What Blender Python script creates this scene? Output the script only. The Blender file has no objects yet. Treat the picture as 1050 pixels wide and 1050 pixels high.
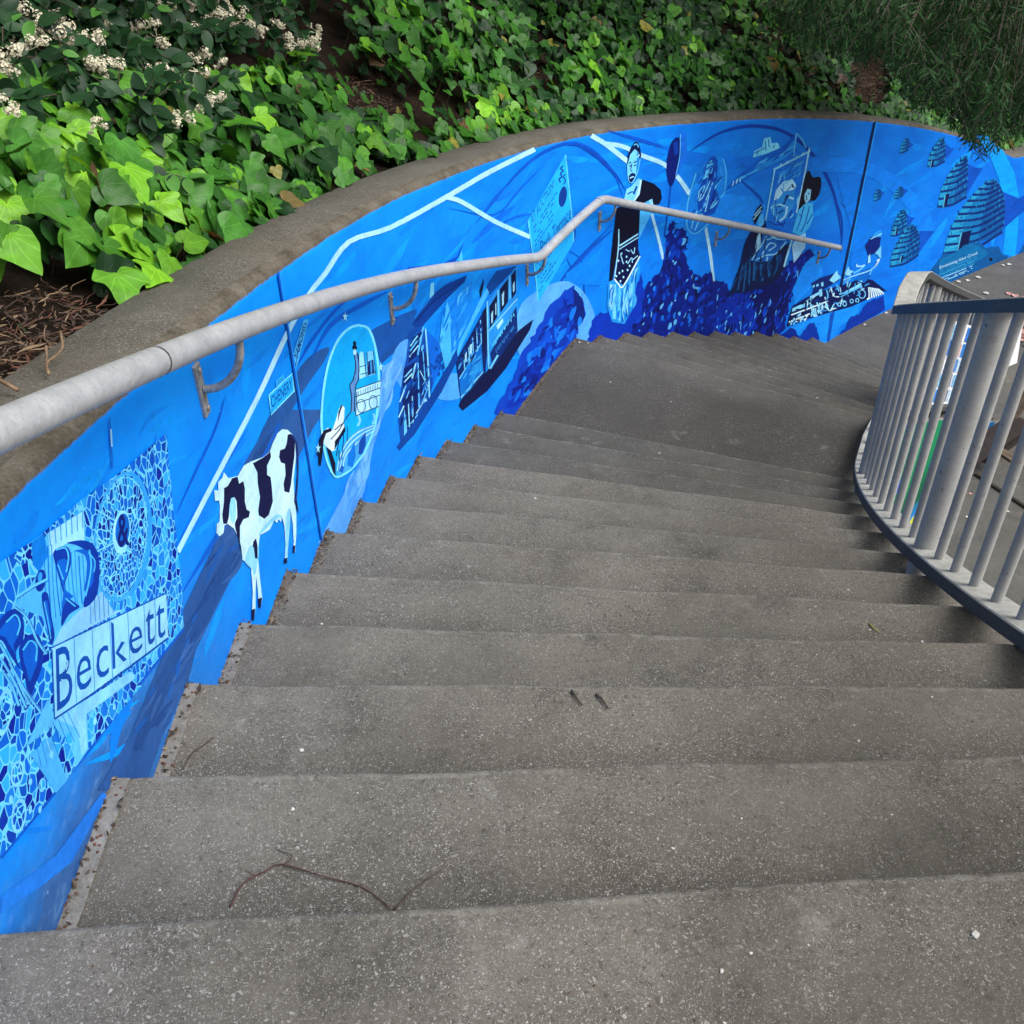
import bpy, bmesh, math, random
import numpy as np
from mathutils import Vector, Matrix
from mathutils.geometry import tessellate_polygon
R = math.radians
random.seed(7); rng = np.random.default_rng(7)
scene = bpy.context.scene
col = scene.collection
ZO = 5.52                       # everything is laid out with the eye at the origin, then lifted so the lower path is z = 0

# ------------------------------------------------------------------ camera, sky, sun, exposure
FPX, CX = 1050.0, 525.0
dn = np.array([(541 - CX) / FPX, (1850 - CX) / FPX, 1.0]); dn /= np.linalg.norm(dn)
up = -dn; fw = np.array([0, 0, 1.0]); yy = fw - fw.dot(up) * up; yy /= np.linalg.norm(yy)
BAS = np.array([np.cross(yy, up), yy, up])
cam = bpy.data.cameras.new('camera'); camo = bpy.data.objects.new('camera', cam); col.objects.link(camo)
cam.sensor_fit = 'HORIZONTAL'; cam.angle = 2 * math.atan(CX / FPX); cam.clip_start = 0.02; cam.clip_end = 2000
r_, d_, f_ = BAS[:, 0], BAS[:, 1], BAS[:, 2]
camo.matrix_world = Matrix(((r_[0], -d_[0], -f_[0], 0), (r_[1], -d_[1], -f_[1], 0), (r_[2], -d_[2], -f_[2], ZO), (0, 0, 0, 1)))
scene.camera = camo
w = bpy.data.worlds.new('World'); scene.world = w; w.use_nodes = True
nt = w.node_tree; bgn = nt.nodes['Background']
sky = nt.nodes.new('ShaderNodeTexSky'); sky.sky_type = 'NISHITA'; sky.sun_disc = False
SUN_EL, SUN_AZ = R(52), R(112)   # azimuth clockwise from +Y
sky.sun_elevation = SUN_EL; sky.sun_rotation = SUN_AZ; sky.air_density = 1.0; sky.dust_density = 5.0; sky.ozone_density = 1.0
hs = nt.nodes.new('ShaderNodeHueSaturation'); hs.inputs['Saturation'].default_value = .22   # overcast: a white sky
nt.links.new(sky.outputs[0], hs.inputs['Color']); nt.links.new(hs.outputs[0], bgn.inputs[0]); bgn.inputs[1].default_value = 0.10
sl = bpy.data.lights.new('sun', 'SUN'); sl.energy = 1.3; sl.angle = R(38); sl.color = (1, .985, .96)
so = bpy.data.objects.new('sun', sl); col.objects.link(so)
sd = Vector((math.sin(SUN_AZ) * math.cos(SUN_EL), math.cos(SUN_AZ) * math.cos(SUN_EL), math.sin(SUN_EL)))
so.rotation_euler = sd.to_track_quat('Z', 'Y').to_euler(); so.location = (6, -2, 14)
scene.view_settings.view_transform = 'Standard'; scene.view_settings.look = 'None'
scene.view_settings.exposure = 0.85; scene.view_settings.gamma = 1

# ------------------------------------------------------------------ helpers
def lin(c): c /= 255.0; return c / 12.92 if c <= .04045 else ((c + .055) / 1.055) ** 2.4
def rgb(r, g, b, k=1.0): return (lin(r) * k, lin(g) * k, lin(b) * k, 1)
def ray(x, y): return BAS @ np.array([(x - CX) / FPX, (y - CX) / FPX, 1.0])
def atz(x, y, z): r = ray(x, y); return r * (z / r[2])
def proj(P):
    c = BAS.T @ np.array(P, float); return c[0] / c[2] * FPX + CX, c[1] / c[2] * FPX + CX
def vnoise(x, y, sd=0):
    def h(i, j): return math.sin(i * 127.1 + j * 311.7 + sd * 74.7) * 43758.5453 % 1.0
    i, j = math.floor(x), math.floor(y); u, v = x - i, y - j; u, v = u * u * (3 - 2 * u), v * v * (3 - 2 * v)
    return (h(i, j) * (1 - u) + h(i + 1, j) * u) * (1 - v) + (h(i, j + 1) * (1 - u) + h(i + 1, j + 1) * u) * v
def sstep(a, b, x):
    t = min(1, max(0, (x - a) / (b - a))); return t * t * (3 - 2 * t)
def tag(o, label=None, cat=None, group=None, kind=None):
    if label: o['label'] = label
    if cat: o['category'] = cat
    if group: o['group'] = group
    if kind: o['kind'] = kind
    return o
def mesh_obj(name, verts, faces, mats, parent=None, midx=None, smooth=False, uv=None, colr=None):
    me = bpy.data.meshes.new(name); me.from_pydata([tuple(v) for v in verts], [], [tuple(f) for f in faces])
    for m in (mats if isinstance(mats, (list, tuple)) else [mats]): me.materials.append(m)
    if midx is not None: me.polygons.foreach_set('material_index', np.array(midx, np.int32))
    if smooth: me.polygons.foreach_set('use_smooth', np.ones(len(me.polygons), bool))
    if uv is not None:       # per vertex
        l = me.uv_layers.new(name='UVMap'); li = np.empty(len(me.loops), np.int32); me.loops.foreach_get('vertex_index', li)
        l.data.foreach_set('uv', np.array(uv, np.float32)[li].ravel())
    if colr is not None:     # per face
        a = me.color_attributes.new('paint', 'FLOAT_COLOR', 'CORNER'); out = np.empty((len(me.loops), 4), np.float32)
        for p, c in zip(me.polygons, colr): out[p.loop_start:p.loop_start + p.loop_total] = c
        a.data.foreach_set('color', out.ravel())
    me.update(); o = bpy.data.objects.new(name, me); col.objects.link(o)
    if parent: o.parent = parent
    return o
def empty(name, loc):
    o = bpy.data.objects.new(name, None); o.empty_display_size = .2; o.location = loc; col.objects.link(o); return o
def adopt(o, root):           # keep world place under an unrotated, unscaled Empty
    o.parent = root; o.location = Vector(o.location) - root.location
class MB:
    def __init__(s): s.v = []; s.f = []; s.m = []
    def add(s, vs, fs, m=0):
        n = len(s.v); s.v += [tuple(v) for v in vs]; s.f += [tuple(i + n for i in f) for f in fs]; s.m += [m] * len(fs)
    def box(s, c, ax, ay, az, m=0):   # centre and three half-axis vectors
        c, ax, ay, az = map(lambda q: np.array(q, float), (c, ax, ay, az))
        vs = [c + i * ax + j * ay + k * az for k in (-1, 1) for j in (-1, 1) for i in (-1, 1)]
        s.add(vs, [(0, 2, 3, 1), (4, 5, 7, 6), (0, 1, 5, 4), (2, 6, 7, 3), (0, 4, 6, 2), (1, 3, 7, 5)], m)
    def tube(s, pts, rad, n=12, m=0, caps=True):
        pts = [np.array(p, float) for p in pts]; rad = rad if hasattr(rad, '__len__') else [rad] * len(pts)
        rings = []; ref = None
        for i, p in enumerate(pts):
            t = pts[min(i + 1, len(pts) - 1)] - pts[max(i - 1, 0)]; t = t / (np.linalg.norm(t) + 1e-12)
            if ref is None: ref = np.array([0, 0, 1.]) if abs(t[2]) < .9 else np.array([1., 0, 0])
            a = ref - ref.dot(t) * t; a /= np.linalg.norm(a) + 1e-12; b = np.cross(t, a); ref = a
            rings.append([p + rad[i] * (math.cos(2 * math.pi * k / n) * a + math.sin(2 * math.pi * k / n) * b) for k in range(n)])
        vs = [v for r in rings for v in r]; fs = []
        for i in range(len(pts) - 1):
            for k in range(n): k2 = (k + 1) % n; fs.append((i * n + k, i * n + k2, (i + 1) * n + k2, (i + 1) * n + k))
        if caps: fs.append(tuple(range(n))[::-1]); fs.append(tuple((len(pts) - 1) * n + k for k in range(n)))
        s.add(vs, fs, m)
    def build(s, name, mats, parent=None, smooth=False): return mesh_obj(name, s.v, s.f, mats, parent, s.m, smooth)
def autosmooth(o, ang=40):
    me = o.data; me.polygons.foreach_set('use_smooth', np.ones(len(me.polygons), bool)); me.set_sharp_from_angle(angle=R(ang))

# ---- node materials
class NT:
    def __init__(s, name):
        s.mat = bpy.data.materials.new(name); s.mat.use_nodes = True; s.t = s.mat.node_tree; s.b = s.t.nodes['Principled BSDF']
    def n(s, typ, ins=None, **kw):
        x = s.t.nodes.new('ShaderNode' + typ)
        for k, v in kw.items(): setattr(x, k, v)
        for k, v in (ins or {}).items():
            if hasattr(v, 'is_output'): s.t.links.new(v, x.inputs[k])
            else: x.inputs[k].default_value = v
        return x
    def link(s, a, b): s.t.links.new(a, b)
    def obj(s): return s.n('TexCoord').outputs['Object']
    def noise(s, co, scale, detail=4, rough=.55): return s.n('TexNoise', {'Vector': co, 'Scale': scale, 'Detail': detail, 'Roughness': rough}).outputs['Fac']
    def ramp(s, f, stops, interp='LINEAR'):
        x = s.n('ValToRGB', {0: f}); e = x.color_ramp.elements; x.color_ramp.interpolation = interp
        while len(e) < len(stops): e.new(.5)
        for q, (p, c) in zip(e, stops): q.position = p; q.color = c if hasattr(c, '__len__') else (c, c, c, 1)
        return x.outputs[0]
    def mix(s, f, a, b, mode='MIX'):
        x = s.n('Mix', data_type='RGBA', blend_type=mode); x.clamp_factor = True
        for k, v in ((0, f), (6, a), (7, b)):
            if hasattr(v, 'is_output'): s.t.links.new(v, x.inputs[k])
            else: x.inputs[k].default_value = v
        return x.outputs[2]
    def math(s, op, a, b=0.0, c=None):
        d = {0: a, 1: b}
        if c is not None: d[2] = c
        return s.n('Math', d, operation=op).outputs[0]
    def bump(s, h, strength=.3, dist=.01):
        x = s.n('Bump', {'Height': h, 'Strength': strength, 'Distance': dist}); s.link(x.outputs[0], s.b.inputs['Normal'])
    def done(s, c, rough=.7, metal=0, spec=.4):
        for k, v in (('Base Color', c), ('Roughness', rough), ('Metallic', metal), ('Specular IOR Level', spec)):
            if hasattr(v, 'is_output'): s.link(v, s.b.inputs[k])
            else: s.b.inputs[k].default_value = v
        return s.mat

def concrete(name, dark, light, speck=1.0, edge=False, brown=.25, big=1.0):
    m = NT(name); co = m.obj()
    tone = m.noise(co, 2.2 * big, 7, .62); fine = m.noise(co, 120, 3, .7); mid = m.noise(co, 17, 5, .65)
    t = m.math('ADD', m.math('MULTIPLY', tone, .55), m.math('ADD', m.math('MULTIPLY', fine, .35), m.math('MULTIPLY', mid, .25)))
    c = m.ramp(t, [(.36, dark), (.76, light)])
    c = m.mix(m.math('MULTIPLY', m.ramp(m.noise(co, 1.3, 5), [(.45, 0), (.7, 1)]), brown), c, (.115, .082, .05, 1))
    stain = m.ramp(m.noise(co, 4.5, 6, .7), [(.30, .72), (.46, 1)]); c = m.mix(1.0, c, stain, 'MULTIPLY')
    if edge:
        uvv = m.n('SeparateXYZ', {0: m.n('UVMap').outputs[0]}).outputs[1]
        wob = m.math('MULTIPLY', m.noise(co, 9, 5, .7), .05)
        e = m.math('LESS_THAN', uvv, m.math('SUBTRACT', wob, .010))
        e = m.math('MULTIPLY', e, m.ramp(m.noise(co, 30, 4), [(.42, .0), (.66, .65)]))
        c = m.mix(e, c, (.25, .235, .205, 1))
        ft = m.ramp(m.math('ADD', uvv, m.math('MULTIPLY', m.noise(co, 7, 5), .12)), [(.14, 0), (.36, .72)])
        c = m.mix(ft, c, (.050, .045, .038, 1))  # tread back darkened: dirt plus painted-in corner shade by the riser
    pale = m.math('MULTIPLY', m.ramp(m.noise(co, 8.5, 7, .72), [(.60, 0), (.70, .5)]), m.ramp(m.noise(co, 1.7, 3), [(.45, 0), (.6, 1)]))
    c = m.mix(pale, c, (.27, .26, .235, 1))
    drip = m.ramp(m.noise(co, 5.5, 8, .78), [(.30, .6), (.41, 0)]); c = m.mix(drip, c, (.042, .038, .032, 1))
    wp = m.n('VectorMath', {0: m.n('TexNoise', {'Vector': co, 'Scale': 55.0, 'Detail': 2}).outputs['Color'], 1: (.02, .02, .02), 2: co}, operation='MULTIPLY_ADD').outputs[0]
    dens = m.ramp(m.math('ADD', m.math('MULTIPLY', m.noise(co, 2.4, 5), .7), m.math('MULTIPLY', m.noise(co, 14, 4), .3)), [(.36, .28), (.60, 1)])
    for sc, thr, rad, br in ((95, .93, .34, .36), (190, .66, .44, .40), (320, .52, .5, .40), (520, .46, .55, .36)):
        v = m.n('TexVoronoi', {'Vector': wp, 'Scale': sc, 'Randomness': 1.0}, feature='F1')
        sel = m.n('SeparateColor', {0: v.outputs['Color']})
        on = m.math('MULTIPLY', m.math('GREATER_THAN', sel.outputs[0], thr), m.math('LESS_THAN', v.outputs['Distance'], m.math('MULTIPLY', sel.outputs[1], rad)))
        on = m.math('MULTIPLY', m.math('MULTIPLY', on, speck), dens)
        c = m.mix(on, c, m.mix(sel.outputs[2], (br * .45, br * .42, br * .37, 1), (br, br * .96, br * .90, 1)))
        dk = m.math('MULTIPLY', m.math('MULTIPLY', m.math('LESS_THAN', sel.outputs[0], .30), m.math('LESS_THAN', v.outputs['Distance'], m.math('MULTIPLY', sel.outputs[1], .5))), m.math('MULTIPLY', dens, .45 * min(1, speck + .2)))
        c = m.mix(dk, c, (.028, .025, .021, 1))
    m.bump(m.math('ADD', m.math('MULTIPLY', m.noise(co, 260, 3, .8), .6), m.noise(co, 45, 4)), .38, .006)
    return m.done(c, .88, 0, .25)
M = {}
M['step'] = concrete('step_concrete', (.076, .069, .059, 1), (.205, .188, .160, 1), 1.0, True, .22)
M['step_dark'] = concrete('dark_step_concrete', (.048, .046, .041, 1), (.122, .116, .103, 1), .55, True, .2)  # darker, less speckled concrete for the landing and farther steps
M['path'] = concrete('path_concrete', (.058, .055, .05, 1), (.125, .12, .11, 1), .45, False, .2)
M['cap'] = concrete('cap_concrete', (.042, .039, .032, 1), (.150, .138, .115, 1), .9, False, .3)
M['mortar'] = concrete('mortar_concrete', (.08, .075, .066, 1), (.32, .315, .30, 1), .5, False, .45, 9)

M['joint_dirt'] = concrete('joint_dirt', (.035, .028, .02, 1), (.16, .15, .135, 1), .6, False, .7, 7)
def wallmat():
    m = NT('mural_wall_paint'); co = m.obj(); uv = m.n('UVMap').outputs[0]; xy = m.n('SeparateXYZ', {0: uv})
    st = m.n('Mapping', {'Vector': uv, 'Scale': (1.0, 2.2, 1)}); st.inputs['Rotation'].default_value = (0, 0, .5)
    brush = m.noise(st.outputs[0], 2.2, 6, .6); b2 = m.noise(co, 30, 4)
    c = m.ramp(m.math('ADD', m.math('MULTIPLY', brush, .8), m.math('MULTIPLY', b2, .2)), [(.3, rgb(0, 118, 232, .95)), (.5, rgb(0, 139, 248, .95)), (.7, rgb(8, 152, 253, .95))])
    far = m.ramp(xy.outputs[0], [(.0, 0), (1, 1)]); far.node.inputs[0].default_value = 0
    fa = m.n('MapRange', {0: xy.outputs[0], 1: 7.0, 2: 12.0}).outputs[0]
    c = m.mix(fa, c, m.mix(1.0, c, (.6, .76, .9, 1), 'MULTIPLY'))  # far stretch darkened: tree shade painted into the blue
    # scuffs and dirt low down
    sc = m.ramp(m.noise(co, 11, 7, .75), [(.60, 0), (.72, .35)]); c = m.mix(sc, c, rgb(30, 110, 205))
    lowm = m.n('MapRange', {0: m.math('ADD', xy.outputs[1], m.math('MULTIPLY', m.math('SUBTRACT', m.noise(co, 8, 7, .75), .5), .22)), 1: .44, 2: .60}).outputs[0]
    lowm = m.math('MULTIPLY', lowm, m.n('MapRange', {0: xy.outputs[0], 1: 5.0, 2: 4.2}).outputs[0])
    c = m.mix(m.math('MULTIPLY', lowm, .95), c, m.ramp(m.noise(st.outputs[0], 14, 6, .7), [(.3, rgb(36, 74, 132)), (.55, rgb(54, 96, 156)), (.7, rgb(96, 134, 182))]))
    chip = m.math('GREATER_THAN', m.noise(co, 60, 3, .6), .735); c = m.mix(m.math('MULTIPLY', chip, .5), c, rgb(130, 180, 225))
    # ragged sprayed edge at the top: bare concrete above
    edge = m.math('ADD', xy.outputs[1], m.math('MULTIPLY', m.math('SUBTRACT', m.noise(co, 16, 6, .75), .5), .02))
    mk = m.n('MapRange', {0: edge, 1: .006, 2: .0, 3: 0.0, 4: 1.0}).outputs[0]
    cc = m.ramp(m.math('ADD', m.math('MULTIPLY', m.noise(co, 9, 6, .7), .6), m.math('MULTIPLY', m.noise(co, 120, 3), .4)), [(.35, (.055, .046, .034, 1)), (.5, (.115, .10, .076, 1)), (.7, (.21, .195, .165, 1))])
    c = m.mix(mk, c, cc)
    m.bump(m.math('ADD', m.noise(co, 70, 4), m.math('MULTIPLY', m.noise(co, 260, 2), .5)), .22, .004)
    return m.done(c, m.ramp(b2, [(.3, .5), (.7, .68)]), 0, .16)
M['wall'] = wallmat()
def paintmat():
    m = NT('mural_paint'); co = m.obj(); a = m.n('Attribute', attribute_name='paint').outputs['Color']
    uv = m.n('UVMap').outputs[0]
    st = m.n('Mapping', {'Vector': uv, 'Scale': (1.0, 3.0, 1)}); st.inputs['Rotation'].default_value = (0, 0, .6)
    br = m.math('ADD', m.math('MULTIPLY', m.noise(st.outputs[0], 5, 6, .65), .6), m.math('MULTIPLY', m.noise(co, 55, 4, .7), .4))
    c = m.mix(1.0, a, m.ramp(br, [(.32, .72), (.5, 1.0), (.7, 1.22)]), 'MULTIPLY')
    c = m.mix(1.0, c, m.ramp(m.noise(uv, 2.6, 6, .65), [(.3, (.72, .84, .9, 1)), (.5, (1, 1, 1, 1)), (.7, (1.3, 1.14, 1.06, 1))]), 'MULTIPLY')
    chip = m.math('GREATER_THAN', m.noise(co, 75, 3, .6), .74); c = m.mix(m.math('MULTIPLY', chip, .45), c, rgb(40, 120, 215))
    m.bump(m.math('ADD', m.noise(co, 70, 4), m.math('MULTIPLY', m.noise(co, 260, 2), .5)), .22, .004)
    return m.done(c, .6, 0, .16)
M['paint'] = paintmat()
def mosaicmat(name, scale, c0, c1, c2, grout, gw):
    m = NT(name); uv = m.n('UVMap').outputs[0]; co = m.obj()
    wv = m.n('VectorMath', {0: uv, 1: m.n('TexNoise', {'Vector': uv, 'Scale': 9.0, 'Detail': 3}).outputs['Color']}, operation='MULTIPLY_ADD')
    wv.inputs[1].default_value = (1, 1, 1); wv2 = m.n('VectorMath', {0: m.n('TexNoise', {'Vector': uv, 'Scale': 6.0, 'Detail': 3}).outputs['Color'], 1: (.05, .05, 0), 2: uv}, operation='MULTIPLY_ADD').outputs[0]
    v = m.n('TexVoronoi', {'Vector': wv2, 'Scale': scale, 'Randomness': .95}, feature='F1'); e = m.n('TexVoronoi', {'Vector': wv2, 'Scale': scale, 'Randomness': .95}, feature='DISTANCE_TO_EDGE')
    r = m.n('SeparateColor', {0: v.outputs['Color']}).outputs[0]
    c = m.ramp(m.math('ADD', m.math('MULTIPLY', r, .75), m.math('MULTIPLY', m.noise(uv, 7, 3), .25)), [(.2, c0), (.42, c1), (.62, c1), (.78, c2)])
    gm = m.math('LESS_THAN', e.outputs['Distance'], m.math('MULTIPLY', m.noise(uv, 14, 3), gw * 2))
    c = m.mix(gm, c, grout)
    m.bump(m.noise(co, 70, 4), .12, .004)
    return m.done(c, .6, 0, .16)
M['mosaic'] = mosaicmat('mosaic_paint', 46, rgb(0, 30, 150), rgb(0, 98, 214), rgb(40, 165, 240), rgb(100, 200, 246), .055)
M['mosaic_fine'] = mosaicmat('mosaic_fine_paint', 70, rgb(0, 22, 140), rgb(0, 90, 205), rgb(20, 150, 235), rgb(110, 210, 248), .065)

def simple(name, c, rough=.7, metal=0, var=.3, scale=20, bump=.1, spec=.4):
    m = NT(name); co = m.obj(); f = m.noise(co, scale, 5, .65)
    cc = m.mix(1.0, c, m.ramp(f, [(.3, 1 - var), (.7, 1 + var)]), 'MULTIPLY')
    if bump: m.bump(m.noise(co, scale * 4, 4), bump, .004)
    return m.done(cc, rough, metal, spec)
def galvmat():
    m = NT('galvanised_pipe'); co = m.obj()
    v = m.n('TexVoronoi', {'Vector': co, 'Scale': 70.0}, feature='F1'); r = m.n('SeparateColor', {0: v.outputs['Color']}).outputs[0]
    f = m.math('ADD', m.math('MULTIPLY', m.noise(co, 9, 7, .7), .5), m.math('ADD', m.math('MULTIPLY', r, .08), m.math('MULTIPLY', m.noise(co, 210, 3, .7), .25)))
    c = m.ramp(f, [(.25, (.28, .288, .298, 1)), (.45, (.42, .43, .445, 1)), (.62, (.56, .57, .585, 1))])
    dirt = m.ramp(m.noise(co, 38, 6, .75), [(.58, 0), (.72, .5)]); c = m.mix(dirt, c, (.17, .15, .13, 1))
    scr = m.n('Mapping', {'Vector': co, 'Scale': (18, 18, 3)}); c = m.mix(m.ramp(m.noise(scr.outputs[0], 12, 5), [(.62, 0), (.7, .35)]), c, (.62, .62, .63, 1))
    m.bump(m.noise(co, 160, 4), .18, .003)
    return m.done(c, m.ramp(m.noise(co, 25, 4), [(.3, .38), (.7, .58)]), .15, .5)
M['galv'] = galvmat()
M['galv_dark'] = simple('weathered_bracket_steel', (.30, .295, .29, 1), .55, .4, .5, 40, .3)
def steelmat(name, c, c2, rough=.55):
    m = NT(name); co = m.obj(); f = m.math('ADD', m.math('MULTIPLY', m.noise(co, 6, 6, .7), .7), m.math('MULTIPLY', m.noise(co, 80, 4), .3))
    cc = m.ramp(f, [(.35, c), (.65, c2)])
    chip = m.math('GREATER_THAN', m.noise(co, 52, 4, .6), .685); cc = m.mix(m.math('MULTIPLY', chip, .8), cc, (.06, .05, .05, 1))
    rust = m.ramp(m.noise(co, 19, 5, .7), [(.62, 0), (.72, .7)]); cc = m.mix(rust, cc, (.20, .155, .125, 1))
    m.bump(m.noise(co, 60, 4), .12, .004)
    return m.done(cc, rough, 0, .22)
M['bar'] = steelmat('grey_bar_paint', (.31, .305, .295, 1), (.43, .425, .41, 1))
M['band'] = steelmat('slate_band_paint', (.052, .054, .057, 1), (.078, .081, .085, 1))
M['flat'] = simple('pale_rail_top', (.36, .355, .325, 1), .85, 0, .3, 22, .2)  # paler colour for the upper faces of both channels

# ------------------------------------------------------------------ layout curves
H0, RS = 1.38, .1725
BASE = np.array([(-0.74, -3.0), (-.742, -1.5), (-0.745, -0.5), (-0.745, 0.5), (-.742, 1.18), (-.735, 1.57), (-.718, 1.95), (-.688, 2.34), (-.645, 2.735), (-.59, 3.13), (-.52, 3.525), (-.434, 3.92), (-.325, 4.30), (-.20, 4.69), (-.065, 5.085), (.175, 5.69), (.452, 6.285), (.655, 6.63), (.88, 6.97), (1.115, 7.31), (1.36, 7.625), (1.605, 7.945), (1.855, 8.26), (2.115, 8.57), (2.39, 8.865), (2.67, 9.15), (2.95, 9.42), (3.22, 9.68), (3.476, 9.91), (3.83, 10.21), (4.196, 10.5), (4.92, 11.04), (5.64, 11.55), (6.35, 12.03), (7.1, 12.48), (8, 12.95), (9.2, 13.45), (10.6, 13.9)])
def catmull(P, n):
    P = np.array(P, float); Q = np.vstack([2 * P[0] - P[1], P, 2 * P[-1] - P[-2]]); out = []
    for i in range(1, len(Q) - 2):
        for k in range(n):
            t = k / n; a, b, c, d = Q[i - 1], Q[i], Q[i + 1], Q[i + 2]
            out.append(.5 * ((2 * b) + (c - a) * t + (2 * a - 5 * b + 4 * c - d) * t * t + (3 * b - a - 3 * c + d) * t ** 3))
    out.append(Q[-2]); return np.array(out)
dense = catmull(BASE, 12); k5 = np.ones(9) / 9
pad = np.vstack([dense[:1].repeat(4, 0), dense, dense[-1:].repeat(4, 0)])
sm = np.stack([np.convolve(pad[:, i], k5, 'valid') for i in (0, 1)], 1); dense[8:-8] = sm[8:-8]
DL = np.concatenate([[0], np.cumsum(np.linalg.norm(np.diff(dense, axis=0), axis=1))])
HS = .1; NS = int(DL[-1] / HS)
SG = np.arange(NS + 1) * HS
WP = np.stack([np.interp(SG, DL, dense[:, i]) for i in (0, 1)], 1)      # wall face nodes
TG = np.gradient(WP, axis=0); TG /= np.linalg.norm(TG, axis=1)[:, None]
NR = np.stack([TG[:, 1], -TG[:, 0]], 1)                                # towards the stairs
def wpos(s): return np.array([np.interp(s, SG, WP[:, 0]), np.interp(s, SG, WP[:, 1])])
def wnor(s): n = np.array([np.interp(s, SG, NR[:, 0]), np.interp(s, SG, NR[:, 1])]); return n / np.linalg.norm(n)
WA_, WB_ = WP[:-1], WP[1:]
def hit(x, y, off=0.0):
    """pixel -> (s, z) on the wall face (off metres in front of it)"""
    r = ray(x, y); A = WA_ + NR[:-1] * off; D = (WB_ + NR[1:] * off) - A
    den = r[0] * (-D[:, 1]) + r[1] * D[:, 0]; den = np.where(abs(den) < 1e-9, 1e-9, den)
    t = (A[:, 0] * (-D[:, 1]) + A[:, 1] * D[:, 0]) / den; u = (r[0] * A[:, 1] - r[1] * A[:, 0]) / den
    ok = (t > 0) & (u >= -1e-6) & (u <= 1 + 1e-6)
    if not ok.any():
        return (SG[0], -1.0) if x < 300 else (SG[-1], -5.0)
    i = np.where(ok)[0][np.argmin(t[ok])]
    return SG[i] + u[i] * HS, r[2] * t[i]
tp = [(0, 515), (50, 478), (100, 430), (150, 388), (200, 345), (260, 293), (330, 247), (400, 207), (480, 175), (550, 150), (610, 138), (700, 127), (800, 122), (897, 124), (960, 135), (1040, 162)]
tq = np.array([hit(*p) for p in tp]); pf = np.polyfit(tq[:, 0], tq[:, 1], 5)
s0, s1 = tq[0, 0], tq[-1, 0]
def ztop(s):
    if s < s0: return np.polyval(pf, s0) + (s0 - s) * .10
    if s > s1: return np.polyval(pf, s1) - (s - s1) * .12
    return float(np.polyval(pf, s))
ZT = np.array([ztop(s) for s in SG])
CAPW = .25

# ------------------------------------------------------------------ ground, stairs, wall
gz = -H0 - 24 * RS
g = mesh_obj('ground', [(-300, -300, gz - .06), (300, -300, gz - .06), (300, 300, gz - .06), (-300, 300, gz - .06)], [(0, 1, 2, 3)], simple('packed_earth', (.09, .07, .05, 1), .95, 0, .4, 3, .3)); tag(g, kind='structure')
OUT = [(-.745, .785), (-.742, 1.185), (-.735, 1.573), (-.717, 1.94), (-.69, 2.339), (-.634, 2.739), (-.59, 3.132), (-.516, 3.525), (-.444, 3.921), (-.322, 4.296), (-.20, 4.69), (-.069, 5.095), (.452, 6.289), (.655, 6.63), (.89, 6.98), (1.114, 7.31), (1.361, 7.623), (1.605, 7.94), (1.857, 8.27), (2.112, 8.575), (2.396, 8.873), (2.675, 9.15), (2.935, 9.41), (3.23, 9.68), (3.476, 9.918)]
C1, C2 = np.array([9.75, 1.364]), np.array([13.34, -1.41]); RI1, RI2 = 8.33, 12.86
def inner(p, k):
    c, rr = (C1, RI1) if k <= 11 else (C2, RI2)
    p = np.array(p); v = p - c; return c + v / np.linalg.norm(v) * rr
INN = [inner(p, k) for k, p in enumerate(OUT)]
stairs = empty('stairs', (0, 0, gz)); tag(stairs, kind='structure')
def zk(k): return -H0 - k * RS
# upper landing the photographer stands on
def slab(name, poly, z, zb, parent, mat, uvd=None):
    n = len(poly); vs = [(p[0], p[1], z) for p in poly] + [(p[0], p[1], zb) for p in poly]
    fs = [tuple(range(n))] + [(i, n + i, n + (i + 1) % n, (i + 1) % n) for i in range(n)]
    uv = [(0, .3)] * (2 * n) if uvd is None else list(uvd) * 2
    o = mesh_obj(name, vs, fs, mat, parent, uv=uv); o.location = (0, 0, -gz); return o
def step_mesh(k):
    """tread k+1 block: from the foot of riser k (outer, inner) to nosing k+1"""
    a0, a1 = np.array(OUT[k]), INN[k]; b0, b1 = np.array(OUT[k + 1]), INN[k + 1]
    z = zk(k + 1); zb = gz - .05; N = 24; RN = .012
    dr = ((b0 + b1) - (a0 + a1)); dr /= np.linalg.norm(dr)
    vs = []; uv = []; fs = []; prof = [(0, 0)] + [(1, -RN)] + [(1, -RN * .3)] + [(1, 0)]
    L = np.linalg.norm((b0 + b1 - a0 - a1) / 2)
    for i in range(N + 1):
        u = i / N; a = a0 + (a1 - a0) * u; b = b0 + (b1 - b0) * u
        wob = .003 * math.sin(u * 17 + k * 3) + .002 * math.sin(u * 41 + k)
        bb = b + dr * wob
        pts = [(a, z, L), (a + (bb - a) * .5, z + .001 * math.sin(u * 23 + k), L / 2), (bb - dr * RN, z, RN), (bb - dr * RN * .3, z - RN * .25, .004), (bb, z - RN, .0), (bb - dr * .012, zb, .3)]
        for p, zz, v in pts: vs.append((p[0], p[1], zz)); uv.append((u * 2, v))
    m = 6
    for i in range(N):
        for j in range(m - 1): fs.append((i * m + j, i * m + j + 1, (i + 1) * m + j + 1, (i + 1) * m + j))
    n0 = N * m; zlow = len(vs)
    vs.append((a1[0], a1[1], zb)); uv.append((2, .3)); fs.append(tuple(n0 + j for j in range(m)) + (zlow,))
    o = mesh_obj('landing' if k == 11 else 'step', vs, fs, M['step_dark' if k >= 8 else 'step'], stairs, uv=uv); o.location = (0, 0, -gz); autosmooth(o, 60)
    return o
for k in range(24): 
    if k < 23: step_mesh(k)
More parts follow.
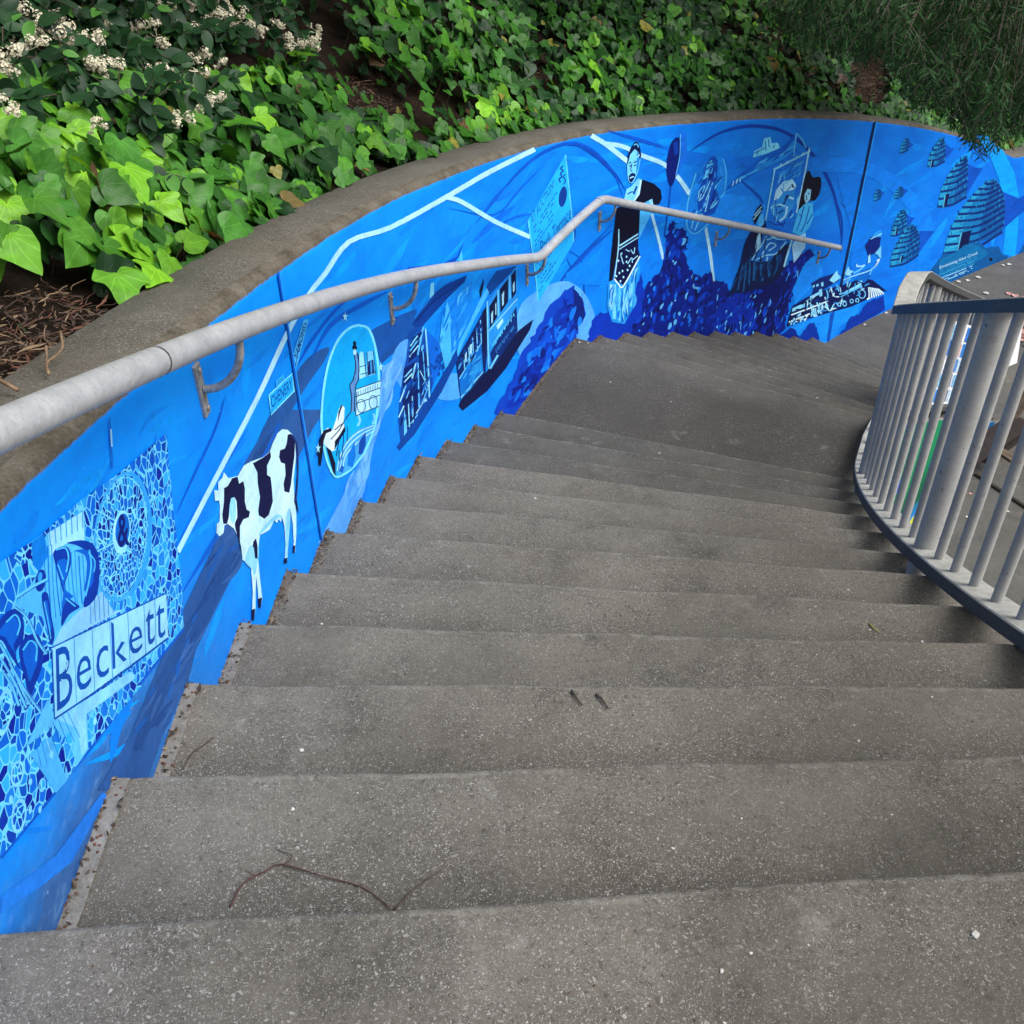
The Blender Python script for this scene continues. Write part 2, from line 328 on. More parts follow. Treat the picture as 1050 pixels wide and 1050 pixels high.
# step 0 / upper landing with its nosing
a0, a1 = np.array(OUT[0]), INN[0]
N = 24; vs = []; uv = []; fs = []
for i in range(N + 1):
    u = i / N; b = a0 + (a1 - a0) * u; wob = .003 * math.sin(u * 15)
    for p, zz, v in (((b[0], -3.0), zk(0), .3), ((b[0], b[1] - .2), zk(0), .2), ((b[0], b[1] - .012 + wob), zk(0), .012), ((b[0], b[1] - .003 + wob), zk(0) - .003, .003), ((b[0], b[1] + wob), zk(0) - .012, 0), ((b[0], b[1] - .01), gz - .05, .3)):
        vs.append((p[0], p[1], zz)); uv.append((u * 2, v))
for i in range(N):
    for j in range(5): fs.append((i * 6 + j, i * 6 + j + 1, (i + 1) * 6 + j + 1, (i + 1) * 6 + j))
vs.append((a1[0], -3.0, gz - .05)); uv.append((2, .3)); fs.append(tuple(N * 6 + j for j in range(6)) + (len(vs) - 1,))
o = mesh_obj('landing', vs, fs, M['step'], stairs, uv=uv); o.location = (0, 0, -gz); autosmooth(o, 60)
# lower path sheet
pp = [tuple(OUT[23])] + [tuple(wpos(s) - wnor(s) * .05) for s in SG if wpos(s)[1] > 9.75] + [(30, 13.5), (30, -12), (-.7, -12), (-.7, -2.9)] + [tuple(OUT[0])] + [tuple(q) for q in OUT[1:23]]
def patchgrid():
    # a plain big rectangle slightly below: only the part in front of the wall shows, the bank covers the rest
    return mesh_obj('path', [(-2, -14, gz), (40, -14, gz), (40, 15, gz), (-2, 15, gz)], [(0, 1, 2, 3)], M['path'])
tag(patchgrid(), kind='structure')
# gutter strip of mortar between treads and wall
gut = MB()
for k in range(23):
    a0, b0 = np.array(OUT[k]), np.array(OUT[k + 1]); z = zk(k + 1); n = 40 if k == 11 else 14
    a1, b1 = INN[k], INN[k + 1]
    for i in range(n):
        q = []
        for t in (i / n * .985, (i + 1) / n * .985):
            p = a0 + (b0 - a0) * t; d = (a1 + (b1 - a1) * t) - p; d /= np.linalg.norm(d)
            if k == 11:
                ss = np.interp(p[0], WP[:, 0], SG); p = wpos(ss)
            w_ = (.030 if k < 3 else .023) + .008 * (vnoise(t * 9 + k * 3.7, k * 1.3, 4) - .5) ; q.append((p - d * .03, p + d * w_))
        (p1, p2), (p3, p4) = q
        gut.add([(p1[0], p1[1], z + .006), (p2[0], p2[1], z + .004), (p4[0], p4[1], z + .004), (p3[0], p3[1], z + .006)], [(0, 1, 2, 3)], 0 if k < 3 else 1)
o = gut.build('gutter_joint', [M['mortar'], M['joint_dirt']], stairs); o.location = (0, 0, -gz)

# wall body
prof = lambda s, zt: [(0.0, gz - .3), (0.0, zt - .4), (0.0, zt - .02), (0.0, zt + .004), (-.012, zt + .018), (-.035, zt + .027), (-.12, zt + .03), (-CAPW + .02, zt + .028), (-CAPW, zt + .01), (-CAPW, zt - .6)]
vs = []; uv = []; fs = []; mi = []
for i, s in enumerate(SG):
    for (d, z) in prof(s, ZT[i]):
        p = WP[i] + NR[i] * d; vs.append((p[0], p[1], z)); uv.append((s, (ZT[i] - z) if d == 0 else -.03 + d * .2))
m_ = 10
for i in range(NS):
    for j in range(m_ - 1):
        fs.append((i * m_ + j, (i + 1) * m_ + j, (i + 1) * m_ + j + 1, i * m_ + j + 1)); mi.append(0 if j < 5 else 1)
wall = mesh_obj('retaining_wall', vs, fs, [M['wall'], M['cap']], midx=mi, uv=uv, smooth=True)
tag(wall, 'long curved concrete wall painted with a bright blue history mural beside the stairs', 'wall')

# ------------------------------------------------------------------ mural painting on the wall face
class Z:
    """reads tracing coordinates noted in an enlarged crop of the photo"""
    def __init__(s, x0, y0, k): s.x0, s.y0, s.k = x0, y0, k
    def __call__(s, pts): return [(s.x0 + x / s.k, s.y0 + y / s.k) for x, y in pts]
ZA, ZB, ZC, ZD, ZE = Z(0, 480, 5.25), Z(0, 680, 5.25), Z(260, 300, 5.25), Z(390, 240, 5), Z(520, 130, 5.25)
ZF, ZG, ZH, ZI, ZJ, ZK = Z(680, 120, 7.5), Z(740, 120, 5.25), Z(780, 230, 7), Z(190, 400, 4.375), Z(860, 120, 5.526), Z(950, 240, 10.5)
ZL, Z1, Z2, Z3, Z4, Z5, Z6, Z7 = Z(600, 130, 4.773), Z(0, 420, 3), Z(0, 600, 3), Z(200, 280, 3.75), Z(390, 200, 4.038), Z(580, 110, 3.75), Z(770, 100, 3.75), Z(300, 0, 3)
PX = Z(0, 0, 1)
def closed_smooth(pts, n=4):
    P = np.array(pts, float); m = len(P); out = []
    for i in range(m):
        a, b, c, d = P[i - 1], P[i], P[(i + 1) % m], P[(i + 2) % m]
        for k in range(n):
            t = k / n; out.append(tuple(.5 * ((2 * b) + (c - a) * t + (2 * a - 5 * b + 4 * c - d) * t * t + (3 * b - a - 3 * c + d) * t ** 3)))
    return out
LAST = {}
class Paint:
    def __init__(s, base=.0004): s.v = []; s.f = []; s.c = []; s.mi = []; s.uv = []; s.lay = base
    def _tri(s, tri, c, m):
        lo = int(math.floor(min(p[0] for p in tri) / HS)); hi = int(math.floor(max(p[0] for p in tri) / HS))
        for b in range(max(lo, 0), min(hi, NS - 1) + 1):
            poly = list(tri)
            for side, lim in ((1, b * HS), (-1, (b + 1) * HS)):
                out = []
                for i in range(len(poly)):
                    p, q = poly[i], poly[(i + 1) % len(poly)]; dp, dq = side * (p[0] - lim), side * (q[0] - lim)
                    if dp >= 0: out.append(p)
                    if (dp > 1e-12 and dq < -1e-12) or (dp < -1e-12 and dq > 1e-12):
                        t = dp / (dp - dq); out.append((p[0] + (q[0] - p[0]) * t, p[1] + (q[1] - p[1]) * t))
                poly = out
                if len(poly) < 3: break
            if len(poly) < 3: continue
            n = len(s.v)
            for (ss, zz) in poly:
                u = ss / HS - b; p = (WP[b] * (1 - u) + WP[b + 1] * u) + (NR[b] * (1 - u) + NR[b + 1] * u) * s.lay
                s.v.append((p[0], p[1], zz)); s.uv.append((ss, zz))
            s.f.append(tuple(range(n, n + len(poly)))); s.c.append(c); s.mi.append(m)
    def sz(s, pts, c, m=0, adv=True):     # polygon in wall coordinates
        P = [Vector((a, b, 0)) for a, b in pts]
        for t in tessellate_polygon([P]): s._tri([tuple(pts[i]) for i in t], c, m)
        if adv: s.lay += .000014
    def poly(s, pts, c, m=0, smooth=False, adv=True, dens=14):
        if smooth: pts = closed_smooth(pts)
        out = []
        for i in range(len(pts)):
            a, b = pts[i], pts[(i + 1) % len(pts)]; k = max(1, int(math.hypot(b[0] - a[0], b[1] - a[1]) / dens))
            for j in range(k): out.append(hit(a[0] + (b[0] - a[0]) * j / k, a[1] + (b[1] - a[1]) * j / k))
        s.sz(out, c, m, adv)
    def line(s, pts, wd, c, smooth=True, m=0, adv=True, taper=False):
        P = catmull(pts, 4) if smooth and len(pts) > 2 else np.array(pts, float)
        if len(P) == 2:
            k = max(1, int(np.linalg.norm(P[1] - P[0]) / 12)); P = np.array([P[0] + (P[1] - P[0]) * i / k for i in range(k + 1)])
        T = np.gradient(P, axis=0); T /= np.linalg.norm(T, axis=1)[:, None] + 1e-9; Nn = np.stack([-T[:, 1], T[:, 0]], 1)
        ww = np.full(len(P), wd / 2.0)
        if taper: ww = ww * np.clip(np.minimum(np.arange(len(P)), np.arange(len(P))[::-1]) / (len(P) * .3) + .15, 0, 1)
        L = [hit(*p) for p in P + Nn * ww[:, None]]; Rr = [hit(*p) for p in P - Nn * ww[:, None]]
        for i in range(len(P) - 1):
            s._tri([L[i], L[i + 1], Rr[i + 1]], c, m); s._tri([L[i], Rr[i + 1], Rr[i]], c, m)
        if adv: s.lay += .000014
    def ell(s, cx, cy, rx, ry, c, rot=0, n=28, m=0, ring=None, dens=40):
        a = math.radians(rot); pts = []
        for i in range(n):
            t = 2 * math.pi * i / n; x, y = rx * math.cos(t), ry * math.sin(t); pts.append((cx + x * math.cos(a) - y * math.sin(a), cy + x * math.sin(a) + y * math.cos(a)))
        if ring: s.line(pts + [pts[0]], ring, c, smooth=False)
        else: s.poly(pts, c, m, dens=dens)
    def text(s, txt, quad, c, bold=.0, font_shear=0.0):
        """lettering fitted into a pixel quad (top-left, top-right, bottom-right, bottom-left)"""
        cu = bpy.data.curves.new('lettering', 'FONT'); cu.body = txt; cu.offset = bold; cu.resolution_u = 3; cu.shear = font_shear
        o = bpy.data.objects.new('lettering', cu); col.objects.link(o); dg = bpy.context.evaluated_depsgraph_get(); dg.update()
        me = bpy.data.meshes.new_from_object(o.evaluated_get(dg)); bpy.data.objects.remove(o); bpy.data.curves.remove(cu)
        me.calc_loop_triangles(); V = np.array([v.co[:2] for v in me.vertices]); lo, hi = V.min(0), V.max(0); U = (V - lo) / (hi - lo)
        q = np.array(quad, float)
        S_ = [hit(*((q[3] * (1 - u) + q[2] * u) * (1 - v) + (q[0] * (1 - u) + q[1] * u) * v)) for u, v in U]
        for t in me.loop_triangles: s._tri([S_[i] for i in t.vertices], c, 0)
        bpy.data.meshes.remove(me); s.lay += .000014
    def build(s, name, label=None):
        LAST[name] = s.lay
        o = mesh_obj(name, s.v, s.f, [M['paint'], M['mosaic'], M['mosaic_fine']], wall, s.mi, uv=s.uv, colr=s.c)
        if label: o['label'] = label
        return o
def inside(p, poly):
    c = False
    for i in range(len(poly)):
        (x1, y1), (x2, y2) = poly[i - 1], poly[i]
        if (y1 > p[1]) != (y2 > p[1]) and p[0] < (x2 - x1) * (p[1] - y1) / (y2 - y1) + x1: c = not c
    return c
def hatch(b, poly, n, ang, L, wd, cols, spread=14):
    """loose brush strokes laid inside a painted shape"""
    xs = [p[0] for p in poly]; ys = [p[1] for p in poly]; k = t = 0
    while k < n and t < n * 12:
        t += 1; p = (random.uniform(min(xs), max(xs)), random.uniform(min(ys), max(ys))); a = R(random.gauss(ang, spread)); l = L * random.uniform(.5, 1.3) / 2
        q0, q1 = (p[0] - l * math.cos(a), p[1] - l * math.sin(a)), (p[0] + l * math.cos(a), p[1] + l * math.sin(a))
        if not (inside(p, poly) and inside(q0, poly) and inside(q1, poly)): continue
        w_ = random.gauss(0, l * .12); b.line([q0, (p[0] - w_ * math.sin(a), p[1] + w_ * math.cos(a)), q1], wd * random.uniform(.5, 1.3), random.choice(cols), adv=False, taper=True); b.lay += .000005; k += 1
    b.lay += .000014
PALE, WHITE, INK, NAVY = rgb(150, 218, 250), rgb(205, 238, 252), rgb(4, 8, 42), rgb(0, 26, 96)
CY, MID, DEEP, SKYB, PERI = rgb(20, 165, 246), rgb(0, 100, 208), rgb(0, 62, 178), rgb(0, 144, 255), rgb(88, 164, 244)
GREY = rgb(34, 78, 140)
# --- background washes
b = Paint()
for reg, n_, L_, w_, ang in (([(-20, 560), (180, 410), (330, 250), (470, 190), (520, 200), (330, 540), (180, 720), (0, 930)], 90, 60, 7, -52), ([(470, 180), (600, 145), (600, 340), (500, 410), (330, 560), (300, 560), (420, 350)], 55, 50, 6, -48), ([(560, 155), (900, 128), (850, 345), (600, 340)], 60, 46, 6, -12), ([(890, 128), (1049, 165), (1049, 255), (860, 345)], 40, 40, 6, -30)):
    hatch(b, reg, n_, ang, L_, w_, [rgb(0, 130, 242, .95), rgb(0, 146, 251, .95), rgb(0, 125, 237, .95), rgb(6, 150, 252, .95)], 16)
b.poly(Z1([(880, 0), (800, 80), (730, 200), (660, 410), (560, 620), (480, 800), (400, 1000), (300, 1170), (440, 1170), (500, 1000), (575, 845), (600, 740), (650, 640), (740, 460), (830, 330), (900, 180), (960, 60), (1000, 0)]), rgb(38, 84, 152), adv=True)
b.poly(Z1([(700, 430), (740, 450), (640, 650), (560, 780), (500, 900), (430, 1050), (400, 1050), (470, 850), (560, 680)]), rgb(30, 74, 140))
b.poly(Z2([(0, 1010), (120, 930), (220, 850), (330, 640), (310, 640), (170, 830), (0, 960)]), rgb(30, 120, 226))
b.poly(Z3([(240, 640), (330, 470), (430, 330), (510, 285), (500, 330), (430, 430), (350, 560), (280, 670), (225, 740)], ), rgb(30, 80, 150), smooth=True)
b.poly(Z3([(690, 235), (760, 208), (870, 165), (850, 260), (770, 300), (715, 350), (700, 300)]), rgb(18, 76, 156))
b.poly(Z4([(-40, 560), (60, 505), (150, 470), (140, 560), (60, 620), (-20, 690)]), rgb(16, 82, 168))
b.poly(Z3([(840, 285), (720, 360), (700, 560), (630, 740), (565, 860), (470, 1040), (600, 1000), (650, 830), (690, 640), (740, 480), (800, 360)]), PERI)
b.poly(Z3([(700, 560), (690, 640), (650, 830), (600, 1000), (760, 790), (800, 640), (850, 420), (800, 360), (740, 480)]), rgb(4, 130, 244))
b.poly(Z4([(60, 640), (130, 600), (110, 700), (90, 800), (60, 760), (20, 800), (-20, 900)]), rgb(80, 160, 242), smooth=True)
b.poly(Z4([(230, 830), (290, 740), (340, 760), (340, 830), (280, 850)]), rgb(70, 160, 246), smooth=True)
# weathered, scuffed foot of the near wall
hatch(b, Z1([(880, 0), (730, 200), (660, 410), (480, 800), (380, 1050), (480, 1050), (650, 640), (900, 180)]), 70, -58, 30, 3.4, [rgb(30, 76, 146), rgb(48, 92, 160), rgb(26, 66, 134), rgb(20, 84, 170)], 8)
hatch(b, Z3([(840, 285), (720, 360), (700, 560), (565, 860), (600, 1000), (690, 640), (800, 360)]), 40, -70, 26, 4, [rgb(96, 172, 248), rgb(70, 150, 238), rgb(110, 180, 248)], 10)
# long dark blue strokes on the near wall
for pts, w_, c in ((Z1([(540, 320), (600, 190), (660, 60), (690, -40)]), 2.2, rgb(0, 88, 205)), (Z1([(545, 410), (640, 250), (760, 60)]), 2.5, rgb(0, 100, 222)), (Z1([(560, 560), (640, 430), (720, 300), (800, 160), (860, 40)]), 4, rgb(6, 92, 205)),
                   (Z3([(440, 340), (520, 200), (640, 120), (740, 70)]), 4, rgb(0, 88, 205)), (Z3([(390, 360), (440, 270), (530, 150), (600, 90)]), 3, rgb(0, 84, 200)), (Z7([(560, 690), (680, 545), (760, 475), (850, 440), (920, 462), (985, 530), (1015, 605)]), 3.4, rgb(0, 82, 198)),
                   (Z7([(480, 640), (620, 660), (700, 580), (780, 500)]), 2, rgb(0, 96, 214)), (Z4([(400, 110), (470, 20), (520, -40)]), 3.5, rgb(0, 92, 210)), (Z4([(380, 200), (470, 110), (560, 40)]), 6, rgb(0, 112, 232)), (Z4([(480, 130), (560, 90), (640, 75)]), 2.5, rgb(0, 100, 220)),
                   (Z5([(0, 145), (60, 150), (130, 200), (190, 260), (230, 320)]), 3.6, rgb(0, 70, 180)), (Z5([(0, 650), (90, 550), (180, 470)]), 3, rgb(0, 78, 190)), (Z5([(450, 190), (520, 140), (600, 95), (700, 72), (800, 80), (870, 110), (930, 160), (990, 240), (1030, 330), (1050, 420), (1062, 520)]), 3.4, rgb(0, 58, 170)),
                   (Z5([(660, 270), (740, 340), (760, 380)]), 2.5, rgb(0, 70, 185)), (Z5([(160, 90), (300, 130), (390, 160)]), 3.5, rgb(0, 80, 195)), (Z5([(0, 545), (60, 590), (70, 700), (72, 760)]), 1.4, rgb(0, 76, 186)), (Z4([(770, 260), (800, 330), (800, 400)]), 1.6, rgb(0, 76, 186)), (Z4([(700, 440), (780, 310), (960, 120)]), 2.2, rgb(0, 70, 178)),
                   (Z6([(390, 640), (420, 560), (400, 470), (340, 400)]), 2, rgb(0, 70, 180)), (Z6([(330, 400), (350, 480), (345, 600)]), 1.6, rgb(0, 60, 165))):
    b.line(pts, w_, c, taper=True)
b.poly(Z5([(330, 120), (380, 150), (600, 190), (1050, 190), (1050, 240), (620, 235), (450, 215)]), rgb(0, 110, 226), adv=True)
b.poly(Z5([(590, 330), (720, 345), (770, 380), (720, 500), (560, 520), (380, 490), (400, 380), (480, 350)]), rgb(14, 136, 246))
b.poly(Z5([(0, 640), (160, 520), (320, 540), (460, 520), (640, 580), (640, 700), (300, 690), (0, 680)]), rgb(0, 126, 244))
b.poly(Z5([(850, 650), (960, 540), (990, 640), (880, 760)]), rgb(20, 142, 248))
# --- light arches on the far wall
b.poly(Z6([(80, 262), (240, 228), (380, 232), (480, 258), (570, 308), (640, 378), (690, 450), (709, 500), (640, 600), (655, 560), (640, 500), (600, 425), (540, 360), (470, 310), (380, 286), (240, 285), (120, 320)]), rgb(6, 128, 244))
b.poly(Z6([(330, 310), (400, 390), (440, 500), (452, 600), (420, 760), (380, 640), (390, 520), (360, 420)]), rgb(0, 122, 238))
b.poly(Z6([(620, 560), (640, 650), (560, 860), (660, 700), (690, 600), (700, 520)]), rgb(0, 128, 242))
b.poly(Z6([(860, 140), (905, 146), (970, 205), (1012, 285), (1030, 380), (1027, 500), (1015, 615), (968, 600), (978, 500), (972, 410), (955, 320), (925, 240), (890, 185)]), rgb(0, 158, 255))
b.poly(Z6([(975, 420), (1060, 370), (1060, 430), (978, 490)]), rgb(0, 84, 200))
b.build('painted_background'); BG = LAST['painted_background'] + .00006
# --- white path lines
b = Paint(BG)
for pts, w_ in ((PX([(181, 566), (215, 500), (262, 410), (292, 345), (316, 302), (333, 280), (357, 248), (400, 233), (457, 202), (500, 177), (548, 153)]), 5), (PX([(457, 202), (473, 207), (507, 227), (543, 243)]), 4.6), (PX([(606, 139), (621, 148), (644, 166)]), 5), (PX([(619, 147), (638, 150), (657, 159), (680, 168), (695, 182), (707, 199)]), 4.6), (PX([(668, 219), (675, 245), (680, 266)]), 3), (PX([(723, 232), (728, 260), (731.5, 289)]), 3)):
    b.line(pts, w_, rgb(166, 222, 250))
b.build('painted_path_lines')
# --- expansion joints
b = Paint(BG + .002)
for s_, w_, c in ((4.19, .008, rgb(0, 84, 190)), (12.74, .022, rgb(0, 26, 80))):
    o_ = SG[0]; ss = hit(293, 336)[0] if s_ < 5 else hit(873, 240)[0]
    b.sz([(ss - w_, gz - .1), (ss + w_, gz - .1), (ss + w_, ztop(ss) - .002), (ss - w_, ztop(ss) - .002)], c)
    b.sz([(ss + w_, gz - .1), (ss + w_ * 2, gz - .1), (ss + w_ * 2, ztop(ss) - .002), (ss + w_, ztop(ss) - .002)], rgb(30, 150, 245))
b.line(PX([(110, 428), (111, 450), (113, 480)]), 1.3, rgb(0, 96, 205)); b.line(PX([(111, 440), (112, 458)]), 1.6, rgb(140, 196, 235))
b.build('expansion_joint')
# --- mosaic panel of the near wall
b = Paint(BG + .0002)
b.poly(PX([(169, 444), (176, 520), (185, 600), (187, 643), (157, 680), (133, 711), (90, 767), (53, 813), (0, 877), (-60, 945), (-110, 700), (-40, 606), (0, 575), (38, 550), (82, 512), (122, 484)]), MID, 1)
b.line(PX([(187, 645), (157, 682), (133, 713), (90, 769), (53, 815), (0, 879)]), 2.2, rgb(0, 82, 200))
b.poly(ZA([(245, 350), (440, 225), (455, 400), (520, 470), (540, 660), (605, 775), (270, 950), (215, 800), (60, 740), (160, 620), (195, 560), (200, 430)]), rgb(72, 176, 244))
b.poly(ZA([(250, 350), (440, 232), (445, 395), (345, 405), (260, 470)]), rgb(140, 214, 250))
b.poly(ZA([(500, 690), (540, 665), (600, 770), (660, 760), (270, 965), (320, 860)]), rgb(128, 196, 246))
b.poly(ZA([(160, 400), (225, 350), (250, 470), (200, 560), (165, 520)]), rgb(0, 120, 225))
b.poly(ZA([(0, 600), (120, 480), (165, 600), (60, 730), (0, 780)]), MID, 1)
b.poly(ZA([(60, 480), (110, 425), (160, 400), (158, 480), (105, 530)]), PALE, 2)
for i in range(16):
    x = 225 + i * 21; c = random.choice([rgb(0, 110, 215), rgb(20, 130, 225), rgb(150, 220, 250)])
    b.line(ZA([(x, 420 + 6 * i - 10 * (i % 3)), (x + 8, 640 - 4 * i), (x + 14 + (i % 4) * 5, 830 - 11 * i)]), .8 + .5 * (i % 2), c, adv=False)
b.lay += .000014
for i in range(7):
    b.line(ZA([(255 + i * 30, 345 - i * 19), (262 + i * 29, 420 - i * 16)]), 1.0, rgb(40, 140, 225), adv=False)
for i in range(6):
    b.line(ZA([(475 + i * 24, 745 - i * 12 - 30), (480 + i * 24, 840 - i * 12)]), .7, rgb(20, 120, 210), adv=False)
b.lay += .000014
# medallion
a_ = ZA([(645, 370)])[0]
b.ell(a_[0], a_[1], 150 / 5.25, 352 / 5.25, rgb(52, 160, 242), 6); b.ell(a_[0], a_[1], 139 / 5.25, 335 / 5.25, MID, 6, m=2)
b.ell(a_[0], a_[1], 134 / 5.25, 322 / 5.25, rgb(90, 200, 250), 6, ring=.9); b.line(ZA([(690, 20), (750, 80), (790, 200), (800, 330), (790, 450), (750, 580), (690, 690)]), 4, rgb(40, 150, 238))
b.line(ZA([(500, 220), (570, 260), (640, 300)]), 1.4, rgb(110, 210, 250)); b.line(ZA([(510, 450), (570, 420), (610, 400)]), 1.4, rgb(110, 210, 250)); b.line(ZA([(500, 330), (540, 400), (560, 440)]), 1.2, rgb(110, 210, 250))
b.ell(*ZA([(645, 345)])[0], 48 / 5.25, 118 / 5.25, rgb(130, 215, 250), 4); b.ell(*ZA([(650, 335)])[0], 38 / 5.25, 92 / 5.25, rgb(0, 96, 205), 4)
b.text('&', ZA([(620, 255), (680, 240), (690, 415), (625, 430)]), rgb(0, 24, 110), .02); b.line(ZA([(612, 280), (605, 360), (625, 420)]), 1.4, PALE)
# carved letters of the shop sign
for pts in ([(275, 460), (300, 430), (345, 422), (368, 450), (370, 520), (345, 600), (332, 650), (350, 690), (400, 730), (417, 750), (360, 790), (320, 852), (325, 760), (333, 690), (310, 600), (288, 520)], [(350, 402), (430, 388), (490, 410), (520, 470), (527, 560), (512, 680), (470, 737), (438, 742), (455, 650), (462, 540), (450, 450), (400, 415)],
            [(212, 690), (245, 675), (262, 780), (283, 900), (262, 950), (240, 850)], [(-60, 900), (0, 800), (40, 765), (90, 762), (116, 830), (110, 920), (72, 1000), (100, 1090), (40, 1000), (0, 930)], [(92, 960), (140, 900), (195, 898), (222, 980), (214, 1070), (180, 1160), (145, 1230), (120, 1120), (100, 1060)]):
    b.poly(ZA(pts), rgb(0, 50, 160), smooth=True)
    c0 = np.mean(pts, 0); b.poly(ZA([tuple(c0 + (np.array(p) - c0) * .62 + np.array([-4, -8])) for p in pts]), rgb(0, 92, 205), smooth=True)
for pts, w_ in (([(290, 440), (340, 430), (358, 480), (345, 560)], 1.6), ([(300, 520), (330, 600)], 1.2), ([(340, 700), (395, 745)], 1.4), ([(470, 440), (480, 520), (470, 600), (450, 690)], 1.5), ([(465, 455), (500, 500), (495, 560)], 1.2), ([(20, 830), (70, 790), (95, 840), (80, 900)], 1.8), ([(110, 980), (150, 930), (185, 960), (180, 1040)], 1.8), ([(225, 720), (250, 840), (262, 920)], 1.1)):
    b.line(ZA(pts), w_, rgb(70, 185, 248))
b.ell(*ZA([(207, 605)])[0], 28 / 5.25, 60 / 5.25, rgb(0, 44, 150), 8); b.ell(*ZA([(203, 585)])[0], 12 / 5.25, 25 / 5.25, rgb(40, 150, 235), 8)
for pts in ([(-20, 930), (60, 1080), (110, 1200), (150, 1270)], [(-10, 1020), (60, 1140), (130, 1290)], [(40, 1050), (120, 1190), (220, 1330)], [(0, 1090), (50, 1170), (90, 1280)], [(70, 700), (160, 640), (240, 600)], [(60, 740), (130, 800), (190, 930), (240, 1000)]):
    b.line(ZA(pts), 3.2, rgb(92, 190, 245)); b.line(ZA([(p[0] + 9, p[1] + 4) for p in pts]), .8, rgb(0, 70, 180))
# lower boards
b.poly(Z2([(70, 500), (140, 350), (165, 410), (250, 355), (262, 400), (265, 505), (190, 612), (200, 500), (160, 430)]), rgb(84, 184, 245))
b.poly(Z2([(85, 520), (150, 465), (200, 600), (165, 640)]), rgb(70, 172, 244))
b.poly(Z2([(165, 412), (395, 265), (412, 285), (258, 398), (262, 500), (245, 525), (230, 440)]), rgb(120, 200, 248))
b.poly(Z2([(262, 395), (410, 300), (430, 310), (270, 500)]), MID, 1)
b.poly(Z2([(175, 480), (210, 450), (225, 560), (205, 590)]), NAVY, 1)
for i in range(9): b.line(Z2([(100 + i * 14, 470 - i * 12), (120 + i * 17, 560 - i * 13)]), .7, random.choice([PALE, rgb(20, 120, 215)]), adv=False)
b.lay += .000014
for (x, y, rx, ry) in ((45, 580, 20, 42), (50, 710, 23, 55), (122, 615, 11, 22), (5, 390, 24, 75), (285, 420, 5, 11), (345, 375, 4, 9), (150, 520, 6, 12), (85, 690, 5, 14), (115, 690, 5, 12), (25, 660, 6, 14), (85, 605, 6, 11)):
    q = Z2([(x, y)])[0]; b.ell(q[0], q[1], rx / 3, ry / 3, rgb(120, 205, 248), 8, n=16)
    if rx > 9: b.ell(q[0], q[1], rx / 3.9, ry / 3.9, MID, 8, m=2, n=16)
# name board
b.poly(Z1([(150, 733), (505, 565), (512, 700), (160, 955)]), rgb(136, 208, 248)); b.line(Z1([(150, 733), (505, 565)]), 1.4, rgb(0, 80, 180)); b.line(Z1([(160, 952), (330, 838), (512, 702)]), 1.8, rgb(0, 70, 170)); b.line(Z1([(152, 738), (160, 950)]), 1.3, rgb(0, 80, 180))
for x0, x1, y0, y1 in ((220, 228, 705, 905), (276, 284, 678, 868), (330, 340, 650, 830), (386, 394, 622, 790), (436, 442, 598, 752), (470, 474, 582, 728)): b.line(Z1([(x0, y0), (x1, y1)]), .8, rgb(50, 140, 215))
b.lay += .000014
for ch, q in (('B', [(163, 738), (212, 716), (216, 895), (168, 928)]), ('e', [(228, 768), (272, 748), (274, 845), (228, 878)]), ('c', [(288, 738), (326, 720), (328, 812), (290, 838)]), ('k', [(334, 652), (380, 690), (384, 768), (340, 800)]), ('e', [(390, 676), (430, 660), (432, 738), (392, 762)]), ('t', [(440, 618), (468, 610), (470, 712), (442, 738)]), ('t', [(473, 600), (500, 592), (502, 694), (474, 716)])):
    b.text(ch, Z1(q), rgb(0, 74, 172), -.004)
b.line(Z1([(178, 765), (200, 775), (195, 800)]), 1.2, PALE); b.line(Z1([(180, 830), (202, 845), (190, 890)]), 1.2, PALE)
b.build('painted_mosaic_sign')
# --- cow
b = Paint(BG + .0002)
body = [(160, 395), (168, 368), (188, 395), (230, 385), (258, 338), (290, 320), (345, 300), (375, 275), (385, 245), (408, 195), (430, 175), (455, 178), (475, 198), (488, 235), (492, 300), (482, 400), (484, 470), (494, 560), (494, 640), (488, 728), (479, 728), (482, 680), (478, 600), (468, 540), (464, 600), (458, 690), (452, 776), (440, 776), (446, 690), (440, 610), (428, 565), (425, 592), (415, 578), (405, 596), (395, 582), (375, 625), (350, 640), (330, 650), (325, 690), (322, 760), (332, 860), (341, 935), (333, 977), (323, 970), (322, 910), (312, 830), (310, 980), (303, 1032), (293, 1030), (298, 900), (290, 800), (275, 775), (252, 762), (245, 700), (235, 660), (212, 620), (185, 600), (170, 606), (166, 640), (148, 656), (134, 640), (136, 600), (148, 590), (150, 520), (146, 495), (128, 497), (124, 448), (143, 450), (142, 412)]
b.poly(ZI(body), rgb(186, 232, 252))
for pts in ([(455, 540), (468, 545), (458, 690), (450, 770), (442, 770), (448, 690), (444, 610)], [(285, 700), (322, 700), (322, 760), (306, 830), (290, 800), (262, 765)], [(330, 650), (395, 585), (430, 568), (400, 560), (340, 620)], [(190, 500), (215, 485), (222, 560), (210, 600), (195, 570)]): b.poly(ZI(pts), rgb(130, 206, 246), smooth=True)
